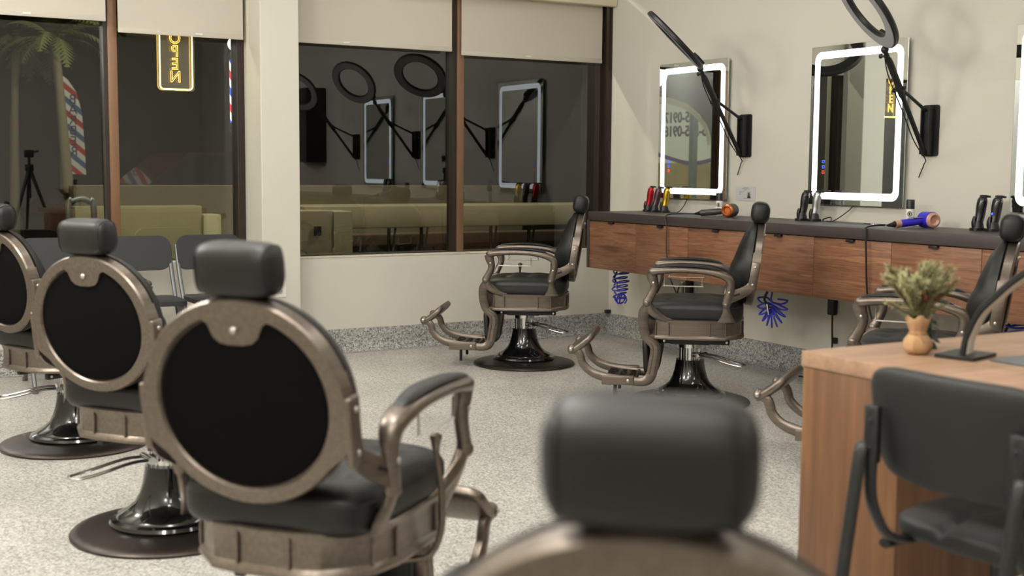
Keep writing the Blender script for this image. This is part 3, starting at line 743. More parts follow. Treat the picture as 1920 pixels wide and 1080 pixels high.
# ------------------------------------------------------------------ guest chair at the desk (seen from behind)
t = thing('guest_chair', 'black vinyl guest chair with a rounded back, pulled up to the wooden desk', 'chair', (-3.26, -5.885, 0), 3)
VINYL = simple('black_vinyl', (24, 24, 24), .55, bump=.3, bscale=300, vary=.05)
bm = B()
vs = prism(bm, rrect(.41, .235, .055, 8), -.017, .017)
bm.free(); bm = B()
pillow(bm, (.04, .42, .235), (3, 5.5, 5), 16, lambda q: Vector((q.x-1.1*(1-q.y*q.y)*1.0+.5, q.y*(1-.05*(1-q.z)), q.z)), T(.028, 0, .70) @ Ry(-8))
bk = finish(bm, 'backrest', VINYL, t, 60)
def seatf(q):
    z = q.z
    if z > 0: z -= .35*(math.exp(-((q.y-.33)**2)/.002)+math.exp(-((q.y+.33)**2)/.002))
    return Vector((q.x, q.y, z))
bm = B(); pillow(bm, (.42, .44, .07), (6, 6, 3), 26, seatf, T(.30, 0, .475) @ Ry(-2)); st = finish(bm, 'seat', VINYL, t, 60)
for s in (-1, 1):
    y = s*.165
    bm = B(); box(bm, (-.02, y-.017, .62), (-.004, y+.017, .735), .003, M=T(0, 0, 0))
    tube(bm, [(-.012, y, .725), (-.012, y, .64), (-.014, y, .585), (-.006, y, .535), (.03, y, .475), (.08, y, .447), (.16, y, .44), (.42, y, .44)], (.015, .009), 10, ref=(0, 1, 0), sub=4); up_ = finish(bm, 'upright', BLKMETAL, t, 50)
    for z in (.65, .705):
        bm = B(); sph(bm, (-.021, y, z), .005, 8, .5, 1, 1); finish(bm, 'screw', BLKPLASTIC, up_)
    bm = B(); yo = s*.18
    tube(bm, [(.004, yo, .59), (-.006, yo, .64), (-.018, yo, .652), (-.03, yo, .632), (-.052, yo, .5), (-.13, yo, .012)], (.015, .010), 10, ref=(0, 1, 0), sub=4); tube(bm, [(-.128, yo, .025), (-.132, yo, .0)], .017, 10)
    finish(bm, 'rear_leg', BLKMETAL, t, 50)
    bm = B(); tube(bm, [(.06, s*.185, .435), (.34, s*.19, .43), (.43, s*.195, .40), (.47, s*.2, .2), (.49, s*.205, .0)], (.015, .010), 10, ref=(0, 1, 0), sub=4); finish(bm, 'front_leg', BLKMETAL, t, 50)

# ------------------------------------------------------------------ things on the worktop
ZT = .9155
def clipper(loc, rz, body, label, group, lean=8, h=.155):
    t = thing('hair_clipper', label, 'hair clipper', loc, rz, group)
    M = T(0, 0, .028) @ Ry(lean)
    # charging stand is its own part because the clipper sits inside it
    bm = B(); prism(bm, rrect(.07, .062, .018, 5), 0, .012); lathe(bm, [(.03, .01), (.026, .03), (.022, .045), (.018, .045), (.018, .02), (0, .02)], 18, T(0, 0, 0)); tube(bm, [(-.02, 0, .012), (-.026, 0, .04), (-.02, 0, .07)], [(.018, .008), (.014, .006), (.008, .004)], 10, ref=(0, 1, 0), sub=3)
    finish(bm, 'charging_stand', BLKPLASTIC, t, 45)
    bm = B(); pts = [(0, 0, 0), (0, 0, .01), (.002, 0, .05), (0, 0, .09), (.0, 0, .12), (.002, 0, .135)]
    tube(bm, [M @ Vector(p) for p in pts], [(.017, .016), (.021, .020), (.0225, .0215), (.025, .023), (.0275, .021), (.0225, .014)], 14, ref=(0, 1, 0), sq=2.6, sub=4); bd = finish(bm, 'body', body, t, 50)
    bm = B(); box(bm, (-.006, -.024, .13), (.009, .024, .146), .002, M=M); box(bm, (.0, -.026, .138), (.026, .026, .148), .0015, M=M); finish(bm, 'blade_head', BLKMETAL, t, 40)
    bm = B(); tube(bm, [M @ Vector((.0, .019, .098)), M @ Vector((-.004, .03, .09))], .003, 6); finish(bm, 'taper_lever', BLKMETAL, bd)
    return t
RED = simple('red_anodised', (176, 28, 36), .25, .6, vary=.1); GOLD = simple('polished_gold', (212, 178, 66), .2, .9, vary=.05); BURG = simple('burgundy_gunmetal', (84, 62, 66), .28, .6, vary=.1); SILV = simple('polished_silver', (200, 200, 204), .18, .9, vary=.03); BLKG = simple('gloss_black_plastic', (20, 20, 22), .2, coat=.4, vary=.03)
G = 'hair clippers on charging stands'
clipper((-.10, -.605, ZT), -20, RED, 'red hair clipper in its stand, leftmost of three under the mirror nearest the window', G, 9)
clipper((-.13, -.715, ZT), -20, BURG, 'burgundy hair clipper between the red one and the gold one', G, 14, .17)
clipper((-.13, -.825, ZT), -20, GOLD, 'gold hair clipper in its charging stand', G, 9)
clipper((-.13, -2.135, ZT), -20, BLKG, 'glossy black hair clipper beside the silver one', G, 9)
clipper((-.13, -2.235, ZT), -20, SILV, 'polished silver hair clipper in its charging stand', G, 8)
clipper((-.12, -3.355, ZT), -20, BLKG, 'black hair clipper left of its black twin, near the edge-cut mirror', G, 9)
clipper((-.12, -3.445, ZT), -20, BLKG, 'black hair clipper with a blue light, right of its black twin', G, 9)
bm = B(); lathe(bm, [(.0035, 0), (.006, 0), (.006, .002), (.0035, .002)], 14, T(-.139, -3.452, ZT+.085) @ Rz(-20) @ Ry(-75)); 
o = finish(bm, 'indicator_light', simple('blue_indicator', (40, 60, 255), .4, emit=(50, 70, 255), estr=3, vary=.01))
for q in bpy.data.objects:
    if q.get('label') == 'black hair clipper with a blue light, right of its black twin': o.parent = q; o.matrix_parent_inverse = (Matrix.Translation(q.location) @ Matrix.Rotation(q.rotation_euler.z, 4, 'Z')).inverted()

def dryer(loc, rz, mats, label):
    """lying on its side: barrel axis along local x, handle along local -y ... z up"""
    t = thing('hair_dryer', label, 'hair dryer', loc, rz)
    R = .041
    bm = B(); prof = [(.017, -.045), (R-.006, -.047), (R, -.04), (R, .036), (R-.003, .038), (.017, .038), (.017, -.045)]
    lathe(bm, prof[:-1]+[(.017, -.044)], 32, T(0, 0, R+.001) @ Ry(-90)); bar = finish(bm, 'barrel', mats[0], t, 40)
    bm = B(); lathe(bm, [(.017, .037), (R-.002, .037), (R-.004, .047), (R-.014, .053), (.02, .048), (.017, .04)], 32, T(0, 0, R+.001) @ Ry(-90)); finish(bm, 'intake_ring', mats[1], t, 40)
    bm = B(); lathe(bm, [(0, 0), (.0175, 0), (.0175, .002), (0, .002)], 20, T(-.02, 0, R+.001) @ Ry(-90)); finish(bm, 'bore', BLKPLASTIC, bar)
    bm = B(); tube(bm, [(.006, .03, R), (.006, .09, R*.75), (.004, .16, .024)], [.0205, .0195, .0195], 18); hd = finish(bm, 'handle', mats[0], t, 50)
    bm = B(); tube(bm, [(.004, .16, .024), (.0035, .19, .021)], .0198, 18); finish(bm, 'handle_collar', mats[2], t, 50)
    bm = B(); tube(bm, [(.0035, .19, .021), (.003, .205, .019), (.003, .235, .015)], [.016, .012, .005], 14); finish(bm, 'strain_relief', BLKPLASTIC, t, 50)
    bm = B()
    for y in (.075, .095): tube(bm, [(.011, y, .037), (.0135, y, .0395)], .004, 8)
    box(bm, (-.014, .04, .052), (-.006, .12, .056), .001); finish(bm, 'button', STEEL, hd)
    return t
COPPER = simple('copper_nozzle', (196, 112, 62), .3, .7, vary=.06); IRON = simple('dark_nickel', (72, 68, 66), .35, .4, vary=.05); BLUEP = simple('vivid_blue_plastic', (52, 44, 196), .35, vary=.05); BLUSH = simple('blush_rose_plastic', (206, 158, 138), .4, .2, vary=.03)
dryer((-.24, -1.63, ZT), 27, (IRON, COPPER, IRON), 'grey hair dryer with a copper intake ring lying on the worktop')
dryer((-.18, -3.10, ZT), 76, (BLUEP, BLUSH, BLUSH), 'bright blue hair dryer with a blush pink intake ring lying on the worktop')
def cable(name, pts, r_, label, mat=BLKPLASTIC, sub=6, cat='cable'):
    bm = B(); tube(bm, pts, r_, 8, sub=sub); return tag(finish(bm, name, mat), label, cat)
cable('dryer_cord', [(-.345, -1.42, .931), (-.40, -1.36, .93), (-.48, -1.335, .925), (-.519, -1.355, .905), (-.52, -1.372, .85), (-.522, -1.378, .7), (-.50, -1.385, .55), (-.42, -1.35, .44), (-.3, -1.2, .4), (-.12, -1.0, .44), (-.03, -.985, .47)], .0045, 'grey hair dryer cord hanging in front of the cabinets nearest the window', simple('grey_cord', (52, 48, 46), .5, vary=.03))
cable('dryer_cord', [(-.387, -3.008, .931), (-.43, -2.99, .930), (-.50, -2.995, .922), (-.522, -3.01, .9), (-.525, -3.02, .8), (-.518, -3.03, .6), (-.5, -3.06, .45), (-.42, -3.08, .36), (-.3, -3.02, .2), (-.16, -2.8, .14), (-.05, -2.6, .22), (-.045, -2.565, .33)], .005, 'black hair dryer cord hanging in front of the cabinets from the blue dryer')
cable('mirror_lead', [(-.02, -.93, 1.012), (-.03, -.915, .97), (-.05, -.895, .93), (-.07, -.89, .9185)], .003, 'thin black lead hanging from the mirror nearest the window')
cable('mirror_lead', [(-.02, -2.43, 1.012), (-.03, -2.40, .98), (-.05, -2.35, .94), (-.08, -2.33, .919), (-.1, -2.30, .9185)], .003, 'thin black lead hanging from the mirror above the blue dryer')
cable('clipper_lead', [(-.10, -2.275, .9195), (-.12, -2.30, .93), (-.1, -2.33, .94), (-.12, -2.36, .93), (-.15, -2.38, .9185)], .0035, 'short black plug lead lying beside the silver clipper')
cable('clipper_lead', [(-.08, -3.49, .9195), (-.05, -3.53, .95), (-.04, -3.60, .955), (-.03, -3.7, .98)], .003, 'thin black lead rising behind the black clippers')

def spray_can(loc, label):
    t = thing('spray_can', label, 'spray can', loc, 35, 'spray cans on the worktop')
    bm = B(); lathe(bm, [(0, 0), (.021, 0), (.022, .003), (.022, .088), (.018, .096), (0, .096)], 24); b = finish(bm, 'can_body', WHITEPL, t)
    bm = B(); lathe(bm, [(0, .092), (.0215, .092), (.0215, .136), (.019, .14), (0, .14)], 24); finish(bm, 'cap', BLKPLASTIC, t)
    bm = B(); ringprism(bm, [(.011*math.cos(a), .014*math.sin(a)) for a in [2*PI*k/16 for k in range(16)]], [(.008*math.cos(a), .011*math.sin(a)) for a in [2*PI*k/16 for k in range(16)]], .0, .0012, T(-.0222, 0, .066) @ Rz(-90) @ Rx(90)); box(bm, (-.0234, -.004, .058), (-.022, .004, .074)); 
    for z in (.02, .027, .034, .041): box(bm, (-.0226, -.009, z), (-.0216, .009, z+.002))
    finish(bm, 'printed_badge', BLKPLASTIC, b, 0)
    return t
spray_can((-.095, -1.352, ZT), 'black-capped white spray can standing behind the copper-nosed hair dryer')
spray_can((-.12, -2.925, ZT), 'black-capped white spray can standing behind the blue hair dryer')
t = thing('metal_tool', 'small shiny metal tool lying on the worktop under the mirror with the blue dryer', 'tool', (-.16, -2.685, ZT), 70)
bm = B(); tube(bm, [(-.05, 0, .005), (.05, .004, .004)], (.006, .0035), 8, sq=4); tube(bm, [(-.05, .006, .004), (.045, -.006, .006)], (.004, .003), 8); finish(bm, 'shank', CHROME, t)
bm = B(); tube(bm, [(-.06+.012*math.cos(a), .012*math.sin(a), .004) for a in [2*PI*k/14 for k in range(14)]], .0025, 6, closed=True); finish(bm, 'finger_ring', CHROME, t)
t = thing('wall_shelf_cabinet', 'tall black wall cabinet beyond the photo edge, reflected in the right window', 'cabinet', (-.002, -5.62, 1.25))
bm = B(); box(bm, (-.22, -.33, 0), (0, .33, .82), .004); finish(bm, 'cabinet_body', BLKPLASTIC, t)
bm = B(); box(bm, (-.235, -.325, .005), (-.222, -.003, .815), .003); box(bm, (-.24, -.03, .35), (-.235, -.015, .47)); finish(bm, 'door', GLOSSBLK, t)
bm = B(); box(bm, (-.235, .003, .005), (-.222, .325, .815), .003); box(bm, (-.24, .015, .35), (-.235, .03, .47)); finish(bm, 'door', GLOSSBLK, t)
# licence card on the wall
t = thing('licence_card', 'small white licence card with a portrait, on the wall beside the ring light bracket', 'card', (-.001, -1.492, 1.056))
bm = B(); box(bm, (-.002, -.092, -.045), (0, .092, .045)); finish(bm, 'card_sheet', simple('card_white', (198, 198, 196), .3, coat=.3, vary=.03), t, 0)
bm = B()
for z, w, y in ((.036, .05, 0), (.029, .07, 0), (.022, .03, 0), (.012, .05, .035), (.005, .03, .045), (-.006, .02, .055), (-.03, .08, -.02)): box(bm, (-.0026, y-w/2, z-.0012), (-.0018, y+w/2, z+.0012))
finish(bm, 'printed_line', simple('print_grey', (120, 120, 124), .6, vary=.02), t, 0)['kind'] = 'stuff'
bm = B(); box(bm, (-.0026, -.05, -.03), (-.0018, -.014, .012)); ph = finish(bm, 'portrait_background', simple('portrait_grey', (170, 164, 160), .5, vary=.02), t, 0)
bm = B(); prism(bm, [(-.015, -.018), (.015, -.018), (.012, -.006), (.005, -.002), (.0065, .006), (.004, .015), (-.004, .015), (-.0065, .006), (-.005, -.002), (-.012, -.006)], 0, .0006, T(-.0026, -.032, -.01) @ Rz(-90) @ Rx(90)); finish(bm, 'portrait_figure', simple('portrait_dark', (60, 44, 42), .6, vary=.02), ph, 0)

# ------------------------------------------------------------------ under the counter
outlet((-.0, -.985, .455), -90, 'white outlet under the counter behind the hose-side barber chair')
outlet((-.0, -2.30, .46), -90, 'white outlet under the counter holding the black plug adapter')
def adapter(loc, label, tail):
    t = thing('plug_adapter', label, 'plug', loc, 0, 'black plug adapters under the counter')
    bm = B(); box(bm, (-.05, -.026, -.05), (-.011, .026, .05), .009, 3); finish(bm, 'adapter_body', BLKPLASTIC, t, 40)
    bm = B()
    for z in (-.02, .02): box(bm, (-.0515, -.009, z-.008), (-.0495, .009, z+.008))
    finish(bm, 'socket_face', simple('socket_grey', (52, 52, 54), .6, vary=.02), t, 0)
    bm = B(); tube(bm, tail, .005, 8, sub=5); finish(bm, 'lead', BLKPLASTIC, t)
    return t
adapter((0, -.985, .43), 'black plug adapter under the counter seen through the hose-side chair arm', [(-.03, 0, -.05), (-.03, 0, -.12), (-.02, .01, -.2), (-.03, .04, -.27)])
adapter((0, -2.30, .43), 'black plug adapter under the counter left of the pine plant', [(-.03, 0, -.05), (-.03, -.002, -.12), (-.025, 0, -.25), (-.04, .02, -.36), (-.10, .06, -.41), (-.11, .2, -.425)])
bm = B(); box(bm, (-.022, -2.325, .215), (-.004, -2.295, .25), .004); tag(finish(bm, 'cable_clip', BLKPLASTIC), 'small black cable clip on the wall below the plug adapter', 'clip')
bm = B(); box(bm, (-.045, -.04, .15), (-.005, -.012, .175), .003); tag(finish(bm, 'baseboard_bracket', BLKPLASTIC), 'small black bracket on the speckled cove at the room corner', 'bracket')

def coil_hose(y, x, label, fan):
    t = thing('air_hose', label, 'hose', (x, y, 0), 0, 'blue coiled air hoses under the counter')
    bm = B(); pts = []
    rnd = random.Random(11 if fan else 5)
    if fan:      # coils fanned out around the hanging point like petals
        N = 11
        for k in range(N):
            a0 = math.radians(170+200*k/(N-1))
            L = .10
            d = Vector((math.cos(a0)*.3, -math.cos(a0)*.95, math.sin(a0)))
            side = Vector((.95, .3, 0))*.03 + Vector((0, 0, .0))
            nn = Vector((.2, -math.sin(a0)*.95, -math.cos(a0)))*.016
            c = Vector((0, 0, .40+.05*(1-k/N)*0))
            c = Vector((0, 0, .44-.045*math.sin(PI*k/(N-1))))
            pts += [c, c+d*L*.5+nn+side*.5, c+d*L+side*.2, c+d*L*.5-nn-side*.5]
        pts = [Vector((0, .0, .50)), Vector((0, .01, .46))]+pts
    else:
        turns = 7; N = turns*10
        for k in range(N):
            a = 2*PI*k/10; q = k/N; R = .058+.008*math.sin(k*.9)
            if q > .7: R = .045+.012*math.sin(k*1.7)
            pts.append(Vector((R*math.cos(a)*.8, R*math.sin(a), .52-.20*q**.9+.012*math.cos(a))))
        for k in range(18): a = 2*PI*k/6.3; pts.append(Vector((.03*math.cos(a*.37), .035*math.cos(a), .315+.032*math.sin(a))))
    tube(bm, pts, .0052, 8, sub=4 if fan else 3); finish(bm, 'coil', BLUEHOSE, t)
    # flat blue line clipped under the cabinet and brass coupling
    bm = B(); tube(bm, [(0, -.04, .516), (.0, -.09, .522), (.02, -.26, .528)], [(.009, .009), (.01, .008), (.006, .005)], 10); finish(bm, 'supply_line', BLUEHOSE, t)
    bm = B(); tube(bm, [(0, .035, .51), (0, 0, .512), (0, -.02, .514)], [.009, .012, .01], 12); finish(bm, 'brass_coupling', simple('brass', (150, 122, 60), .35, .8, vary=.05), t)
    bm = B(); box(bm, (-.015, -.045, .505), (.015, -.018, .534), .003); finish(bm, 'clamp', BLKMETAL, t)
    # hanging blow gun
    bm = B(); tube(bm, [(-.01, .03, .50), (-.02, .045, .46), (-.025, .02, .43), (-.03, -.005, .39)], .007, 8, sub=4); finish(bm, 'grip_sleeve', BLKPLASTIC, t)
    bm = B(); tube(bm, [(-.03, .005, .43), (-.035, -.015, .37)], [.008, .004], 8); finish(bm, 'nozzle', CHROME, t)
    return t
coil_hose(-.535, -.27, 'blue coiled air hose hanging under the first two cabinets', False)
coil_hose(-2.06, -.27, 'blue coiled air hose fanned out like petals under the fourth cabinet', True)
coil_hose(-3.72, -.27, 'blue coiled air hose partly hidden behind the arch lamp', False)

# ------------------------------------------------------------------ signs in and outside the windows
t = thing('neon_sign', 'yellow neon OPEN sign hanging in the left window', 'sign', (-3.09, .203, 1.655))
NEON = simple('warm_neon_tube', (255, 226, 150), .4, emit=(255, 206, 110), estr=5.5, vary=.01)
NEON_L = simple('yellow_neon_outline', (255, 220, 120), .4, emit=(255, 196, 70), estr=3.0, vary=.01)
m = bpy.data.materials.new('clear_acrylic'); m.use_nodes = True; nt = m.node_tree; nt.nodes.clear()
o_ = nt.nodes.new('ShaderNodeOutputMaterial'); mx = nt.nodes.new('ShaderNodeMixShader'); mx.inputs[0].default_value = .10
a_ = nt.nodes.new('ShaderNodeBsdfTransparent'); g_ = nt.nodes.new('ShaderNodeBsdfDiffuse'); g_.inputs[0].default_value = lin((200, 190, 160))
nt.links.new(a_.outputs[0], mx.inputs[1]); nt.links.new(g_.outputs[0], mx.inputs[2]); nt.links.new(mx.outputs[0], o_.inputs[0])
bm = B(); prism(bm, rrect(.222, .385, .022, 4), .006, .01, T(0, 0, .19) @ Rx(90)); finish(bm, 'acrylic_panel', m, t, 0)
bm = B(); tube(bm, [(x, 0, z+.19) for x, z in rrect(.198, .36, .022, 5)], .0042, 8, closed=True); finish(bm, 'neon_border', NEON, t)
bm = B()
for i, ch_ in enumerate('OPEN'):
    text_mesh(bm, ch_, .097, T(-.005, 0, .317-i*.078) @ Rz(180) @ Rx(90) @ Matrix.Diagonal((.92, 1, 1, 1)), .0015, True)
finish(bm, 'neon_letters', NEON_L, t)
for s in (-1, 1):
    bm = B(); tube(bm, [(s*.07, 0, .375), (s*.03, 0, .75)], .0015, 5); finish(bm, 'hanging_wire', STEEL, t)
# barber pole on the outside of the pillar
t = thing('barber_pole', 'lit red, white and blue barber pole outside next to the pillar', 'barber pole', (-2.575, .66, 1.40))
m, nt, b = new_mat('barber_stripes'); tc = nt.nodes.new('ShaderNodeTexCoord'); sx = nt.nodes.new('ShaderNodeSeparateXYZ'); nt.links.new(tc.outputs['Object'], sx.inputs[0])
at_ = nt.nodes.new('ShaderNodeMath'); at_.operation = 'ARCTAN2'; nt.links.new(sx.outputs[1], at_.inputs[0]); nt.links.new(sx.outputs[0], at_.inputs[1])
d1 = nt.nodes.new('ShaderNodeMath'); d1.operation = 'MULTIPLY_ADD'; d1.inputs[1].default_value = 1/(2*PI); nt.links.new(at_.outputs[0], d1.inputs[0])
mz = nt.nodes.new('ShaderNodeMath'); mz.operation = 'MULTIPLY'; mz.inputs[1].default_value = 4.6; nt.links.new(sx.outputs[2], mz.inputs[0]); nt.links.new(mz.outputs[0], d1.inputs[2])
fr = nt.nodes.new('ShaderNodeMath'); fr.operation = 'FRACT'; nt.links.new(d1.outputs[0], fr.inputs[0])
rp = ramp(nt, [(0, (245, 248, 255)), (.25, (205, 30, 60)), (.5, (245, 248, 255)), (.75, (40, 80, 220))]); rp.color_ramp.interpolation = 'CONSTANT'; nt.links.new(fr.outputs[0], rp.inputs[0])
nt.links.new(rp.outputs[0], b.inputs['Base Color']); nt.links.new(rp.outputs[0], b.inputs['Emission Color']); b.inputs['Emission Strength'].default_value = 1.6
bm = B(); lathe(bm, [(0, .085), (.04, .085), (.04, .50), (0, .50)], 24); finish(bm, 'striped_cylinder', m, t)
bm = B(); lathe(bm, [(0, 0), (.025, 0), (.042, .03), (.05, .05), (.05, .085), (0, .085)], 24); box(bm, (-.02, -.11, .04), (.02, -.03, .08)); finish(bm, 'bottom_cap', CHROME, t)
bm = B(); lathe(bm, [(0, .50), (.05, .50), (.05, .53), (.036, .555), (0, .555)], 24); box(bm, (-.02, -.11, .505), (.02, -.03, .545)); finish(bm, 'top_cap', CHROME, t)
bm = B(); sph(bm, (0, 0, .605), .05, 20); finish(bm, 'globe', simple('white_globe', (250, 250, 255), .4, emit=(225, 238, 255), estr=2.2, vary=.01), t)
bm = B(); box(bm, (-2.64, .282, 0), (-2.49, .55, 3.4)); struct('wall_outside_pillar', bm, NIGHT)

# ------------------------------------------------------------------ outside
bm = B(); box(bm, (-16, .30, -.14), (12, 26, -.02)); struct('ground', bm, ASPHALT)
bm = B(); box(bm, (-9, 25, -.1), (16, 25.3, 9)); struct('wall_night_backdrop', bm, simple('dark_night_hedge', (52, 48, 38), 1., bump=.5, bscale=3, vary=.3, vscale=.8))
def slab(name, lo, hi, mat, label, cat, bev=.012):
    bm = B(); box(bm, lo, hi, bev); return tag(finish(bm, name, mat), label, cat)
slab('concrete_bench', (-1.6, 2.0, .694), (4.2, 2.55, .88), CONC, 'long concrete ledge outside the right window', 'ledge')
slab('low_wall', (-1.7, 2.75, -.02), (4.2, 2.95, .60), CONC_D, 'low brown wall under the outside concrete ledge', 'wall')
s0 = thing('bench_strut', 'dark metal strut under the concrete ledge, leftmost through the right window', 'strut', (-.815, 2.1, -.02), 0, 'struts under the concrete ledge')
bm = B(); tube(bm, [(0, 0, 0), (0, 0, .715)], .016, 8); finish(bm, 'post', BLKMETAL, s0)
bm = B(); tube(bm, [(0.0, 0, .3), (.07, 0.02, .714)], .010, 8); finish(bm, 'diagonal_brace', BLKMETAL, s0)
for x, lb in ((-.511, 'second from the left'), (.168, 'first to the right of the mullion'), (.56, 'behind the armrest nearest the window'), (1.05, 'behind the backrest nearest the window')):
    dup(s0, (x, 2.1, -.02), 0, 'dark metal strut under the concrete ledge, '+lb)
slab('planter_wall', (-2.15, 1.3, -.02), (-1.632, 1.55, .872), CONC, 'weathered planter wall with a square hole outside the right window', 'wall')
slab('planter_pillar', (-1.630, 1.29, -.02), (-1.478, 1.56, .866), CONC_L, 'pale concrete pillar end outside the right window', 'pillar')
bm = B(); box(bm, (-1.79, 1.285, .685), (-1.735, 1.3, .755)); tag(finish(bm, 'dark_hole_block', BLKMETAL, None, 0), 'small dark block on the planter wall, drawn in place of its square hole', 'hole_patch')  # dark block stands in for the shade inside a hole
bm = B(); pillow(bm, (.22, .2, .2), 2.4, 8, lambda q: q*(1+.1*math.sin(q.x*5+q.z*4)), T(-2.0, 1.15, .50)); pillow(bm, (.34, .3, .56), 2.4, 8, lambda q: q*(1+.08*math.sin(q.y*6+q.z*5)), T(-1.98, 1.13, .255)); tag(finish(bm, 'rubbish_bag', simple('black_bag', (20, 20, 18), .5, bump=.6, bscale=20, vary=.1), None, 60), 'lumpy black bag against the planter wall outside', 'bag')
slab('far_low_wall', (-2.83, 5.0, -.02), (2.2, 5.25, 1.0), CONC, 'long low wall across the road outside the left window', 'wall')
slab('near_low_wall', (-3.19, 3.0, -.02), (-2.146, 3.22, .86), CONC_L, 'pale low wall outside the left window', 'wall')
slab('wall_end_pillar', (-2.144, 2.97, -.02), (-1.99, 3.24, .785), simple('pale_cream_concrete', (168, 162, 128), .85, vary=.06), 'pale square pillar ending the low wall outside the left window', 'pillar')
bm = B(); tube(bm, [(-3.42, 2.0, -.02), (-3.42, 2.0, .86), (-3.39, 2.0, .93), (-3.33, 2.0, .95), (-3.27, 2.0, .93), (-3.24, 2.0, .86), (-3.24, 2.0, -.02)], .022, 10, sub=4); tag(finish(bm, 'bike_rack', GREYTUBE), 'grey hoop bike rack outside the left window', 'bike rack')
bm = B(); tube(bm, [(1.25, 1.96, .61), (1.34, 1.96, .61)], (.012, .045), 4); bm.free()
bm = B(); prism(bm, [(-.07, -.022), (-.035, -.035), (.06, -.035), (.06, .035), (-.035, .035), (-.07, .022)], 0, .006, T(1.04, 2.084, .615) @ Rx(90)); tag(finish(bm, 'price_tag', simple('teal_tag', (130, 196, 190), .6, vary=.05), None, 0), 'small teal tag outside behind the backrest nearest the window', 'tag')
# feather flag
t = thing('feather_flag', 'red, white and blue barber feather flag standing outside the left window', 'flag', (-1.70, 12, -.02))
m, nt, b = new_mat('flag_stripes'); tc = nt.nodes.new('ShaderNodeTexCoord'); sx = nt.nodes.new('ShaderNodeSeparateXYZ'); nt.links.new(tc.outputs['Object'], sx.inputs[0])
q1 = nt.nodes.new('ShaderNodeMath'); q1.operation = 'MULTIPLY_ADD'; q1.inputs[1].default_value = .85; nt.links.new(sx.outputs[0], q1.inputs[0]); nt.links.new(sx.outputs[2], q1.inputs[2])
q2 = nt.nodes.new('ShaderNodeMath'); q2.operation = 'MULTIPLY'; q2.inputs[1].default_value = 2.6; nt.links.new(q1.outputs[0], q2.inputs[0])
fr = nt.nodes.new('ShaderNodeMath'); fr.operation = 'FRACT'; nt.links.new(q2.outputs[0], fr.inputs[0])
rp = ramp(nt, [(0, (214, 214, 210)), (.25, (180, 40, 50)), (.5, (214, 214, 210)), (.75, (70, 96, 150))]); rp.color_ramp.interpolation = 'CONSTANT'; nt.links.new(fr.outputs[0], rp.inputs[0]); nt.links.new(rp.outputs[0], b.inputs['Base Color']); b.inputs['Roughness'].default_value = .9
bm = B(); pl = [(.0, 1.09), (.35, 1.07), (.34, 1.5), (.31, 2.0), (.24, 2.3), (.12, 2.48), (.02, 2.56), (0, 2.5)]
prism(bm, pl, 0, .004, Rx(90)); sail = finish(bm, 'flag_fabric', m, t, 0)
bm = B()
for i, c in enumerate('BARBER'): text_mesh(bm, c, .2, T(.18, -.008, 2.19-i*.155) @ Rx(90) @ Matrix.Diagonal((-1, 1, 1, 1)), .001)
finish(bm, 'lettering', simple('navy_print', (40, 46, 70), .8, vary=.05), sail, 0)
bm = B(); tube(bm, [(-.012, 0, 0), (-.012, 0, 1.6), (-.005, 0, 2.5), (.05, 0, 2.6)], .012, 8, sub=3); finish(bm, 'flag_pole', GREYTUBE, t)
# palm
PALM = simple('palm_frond_green', (86, 96, 46), .8, vary=.25, vscale=4); TRUNK = simple('palm_trunk', (132, 124, 100), .9, bump=.5, bscale=15, vary=.1)
def palm(loc, H_, label, seed, lean):
    t = thing('palm_tree', label, 'tree', loc, 0, 'palm trees outside the left window')
    bm = B(); tube(bm, [(0, 0, 0), (lean*.3, 0, H_*.4), (lean*.7, 0, H_*.8), (lean, 0, H_)], [.09, .07, .055, .06], 12, sub=4); finish(bm, 'trunk', TRUNK, t)
    rnd = random.Random(seed); bm = B()
    for k in range(18):
        a = 2*PI*k/18+rnd.uniform(-.2, .2); el = rnd.uniform(.1, 1.1); L = rnd.uniform(.7, 1.0); p = Vector((lean, 0, H_)); d = Vector((math.cos(a)*math.cos(el), math.sin(a)*math.cos(el), math.sin(el)))
        prev = p
        for j in range(14):
            d = (d+Vector((0, 0, -.13))).normalized(); nx = prev+d*L/14; s = d.cross(Vector((0, 0, 1))).normalized()
            for sg in (-1, 1):
                tp = prev+(s*sg*.8+d*.7+Vector((0, 0, -.35))).normalized()*.22*math.sin(PI*(j+1.5)/16)
                bm.faces.new([bm.verts.new(prev), bm.verts.new(nx), bm.verts.new(tp)])
            prev = nx
    finish(bm, 'fronds', PALM, t, 0)
    return t
palm((-2.12, 9, -.02), 2.75, 'palm tree with a pale trunk beside the barber flag', 1, -.16)
palm((-2.25, 13, -.02), 2.95, 'smaller palm tree behind the barber flag', 2, .1)
# parked car roof beyond the far wall
t = thing('parked_car', 'dark parked car roof just showing over the low wall outside the left window', 'car', (-.9, 6.75, -.02), 0)
CARP = simple('dark_red_car_paint', (44, 22, 20), .25, coat=.5, vary=.05)
bm = B(); prof = [(-2.0, .35), (-2.05, .7), (-1.75, .92), (-1.0, 1.0), (-.55, 1.36), (.55, 1.40), (1.15, 1.02), (1.9, .95), (2.0, .6), (1.95, .35)]
prism(bm, prof, -.8, .8, Rx(90)); finish(bm, 'car_body', CARP, t, 30)
for x in (-1.25, 1.25):
    for y in (-.72, .72):
        bm = B(); tube(bm, [(x, y-.1, .33), (x, y+.1, .33)], .33, 20); finish(bm, 'wheel', BLKPLASTIC, t)
bm = B(); prism(bm, [(-.95, 1.02), (-.55, 1.32), (.5, 1.35), (1.0, 1.03)], -.805, .805, Rx(90)); finish(bm, 'car_windows', GLOSSBLK, t, 0)
